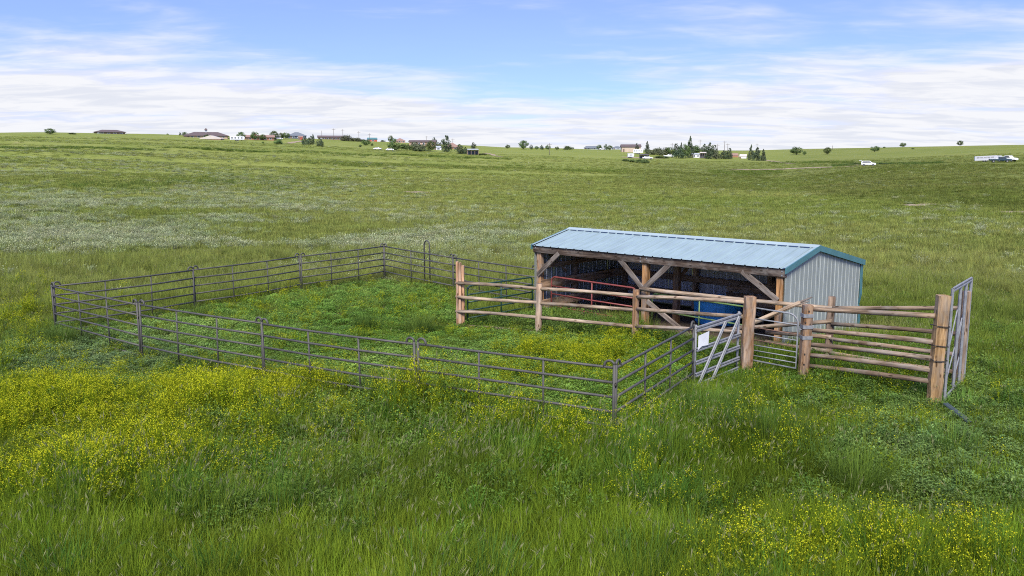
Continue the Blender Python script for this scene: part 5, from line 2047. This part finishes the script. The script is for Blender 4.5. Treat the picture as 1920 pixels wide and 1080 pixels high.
    out('seed_grass', 'seed_grass', pick == 3, 'tall grass with pale seed heads in the foreground', 'grass', g * 1.1 + .012, 1.12, one)
    # tussocks standing above the sward in front of the corral
    ts = near & ~ins & ~yd & (D < 22) & (rng.uniform(0, 1, len(x)) < .016 * np.clip(n_a * 4 - 1.2, .1, 3) * (.5 + 1.5 * blob(1400, 830, 260, 130) + .9 * blob(650, 880, 420, 90))) & (blob(220, 665, 260, 60) < .3) & (tramp < .05)
    tt = lerp3((.050, .150, .016), (.120, .225, .040), rng.uniform(0, 1, len(x)))
    out('grass_tussocks', 'tussock', ts, 'darker green grass tussocks dotted through the foreground', 'grass', tt, .95, one * 1.1)
    wt = lerp3((.085, .185, .024), (.175, .275, .058), t2 * .7 + .3 * rng.uniform(0, 1, len(x)))
    blu = (blob(160, 660, 190, 50) + .55 * blob(1800, 840, 260, 120))[:, None]
    wt = wt * (1 - blu) + np.array([.175, .265, .100]) * blu
    wt = wt * (1 + .40 * ins + .12 * blob(1780, 850, 250, 120))[:, None]
    sel2 = (rng.uniform(0, 1, len(x)) < .25 + .5 * blob(850, 800, 500, 70)) & ~ins
    out('broadleaf_weeds', 'weed', (pick == 2) & near & ~sel2, 'low broadleaf weeds filling the corral and the right foreground', 'weeds', wt, .95, one)
    out('feathery_weeds', 'fine_weed', (pick == 2) & near & sel2, 'feathery green weeds among the grass', 'weeds', wt * 1.02, .95, one)
    mt = lerp3((.150, .225, .008), (.210, .275, .010), t2)
    heavy = rng.uniform(0, 1, len(x)) < np.clip(.30 + .7 * blob(100, 790, 480, 140) + .35 * ins, 0, 1)
    out('budding_mustard', 'mustard_green', (pick == 1) & ~heavy, 'green mustard stems with few open flowers', 'wildflowers', mt * .95, 1.0, one)
    out('mustard_flowers', 'mustard', (pick == 1) & heavy, 'yellow-flowering mustard in patches round the corral', 'wildflowers', mt, 1.0, one)
    out('sage_tufts', 'sage', pick == 4, 'silvery sage tufts across the left field', 'sagebrush', lerp3((.26, .32, .15), (.36, .40, .225), t2), 1.25, one * 1.7)


plant_all()


# ---- bands of taller dark grass along old ditches and banks on the far slopes
def bands():
    P, Sc, Ti = [], [], []
    for pts, n, jv, tint in (([(0, 277), (330, 280), (560, 286), (800, 294), (960, 299)], 900, 1.1, (.10, .155, .03)),
                             ([(560, 305), (800, 312), (1000, 316), (1180, 322)], 500, 2.0, (.12, .17, .03)),
                             ([(1330, 322), (1400, 326), (1470, 322)], 260, 3.5, (.12, .17, .03)),
                             ([(1560, 311), (1650, 308), (1770, 304)], 330, 1.0, (.08, .13, .03)),
                             ([(1440, 306), (1530, 303), (1600, 306)], 250, 1.2, (.10, .15, .03)),
                             ([(120, 352), (380, 340), (640, 345)], 260, 6.0, (.12, .17, .035))):
        us = [p[0] for p in pts]
        for k in range(n):
            u = rng.uniform(us[0], us[-1])
            v = np.interp(u, us, [p[1] for p in pts]) + rng.normal(0, jv) + 1.2 * math.sin(u * .03)
            p = hit(u, v)
            P.append(p)
            s = rng.uniform(.9, 1.7)
            Sc.append((s * 1.5, s * 1.5, s))
            Ti.append(np.array(tint) * rng.uniform(.8, 1.25))
    scatter('ditch_grass', 'far_grass', 'taller dark grass along old ditches on the far slopes', 'grass', np.array([tuple(p) for p in P]), np.array(Sc), np.array(Ti))


bands()


# ---- single tall tufts that stand out
def tuft(label, u, v, rad, h, n, col, seeds=6, nm='grass_tuft'):
    p = px(u, v)
    r = np.random.default_rng(int(u))
    b = grass_clump(r, n, rad, h * .55, h, .006, .012, .12, seeds)
    o = b.obj(nm, [m_plant('tuft_blade_%d' % u, col), M_SEED], None)
    COL.objects.link(o)
    WM[o] = Matrix.Translation(p)
    o.matrix_basis = WM[o]
    tag(o, label, 'grass tuft', 'tall grass tufts standing alone')


tuft('left of two dark tall grass tufts standing inside the corral', 684, 624, .26, .85, 420, (0.079, 0.140, 0.024))
tuft('right and wider of two tall grass tufts standing inside the corral', 786, 630, .34, .90, 560, (0.100, 0.162, 0.029), 14)
tuft('dark tall grass tuft at the foot of the far left corner post', 118, 655, .30, 1.0, 420, (0.079, 0.134, 0.024))
tuft('tuft of grass at the foot of the left back panel post', 372, 602, .25, .75, 300, (0.108, 0.168, 0.029))
tuft('large dark bunch of grass in the right foreground below the walk gate', 1340, 800, .50, .95, 900, (0.086, 0.154, 0.024))
tuft('dense grass bunch right of the bunch under the walk gate', 1440, 850, .45, .95, 800, (0.079, 0.148, 0.029))
tuft('upright grass bunch in the right foreground among weeds', 1610, 940, .40, .95, 700, (0.108, 0.176, 0.024), 10)
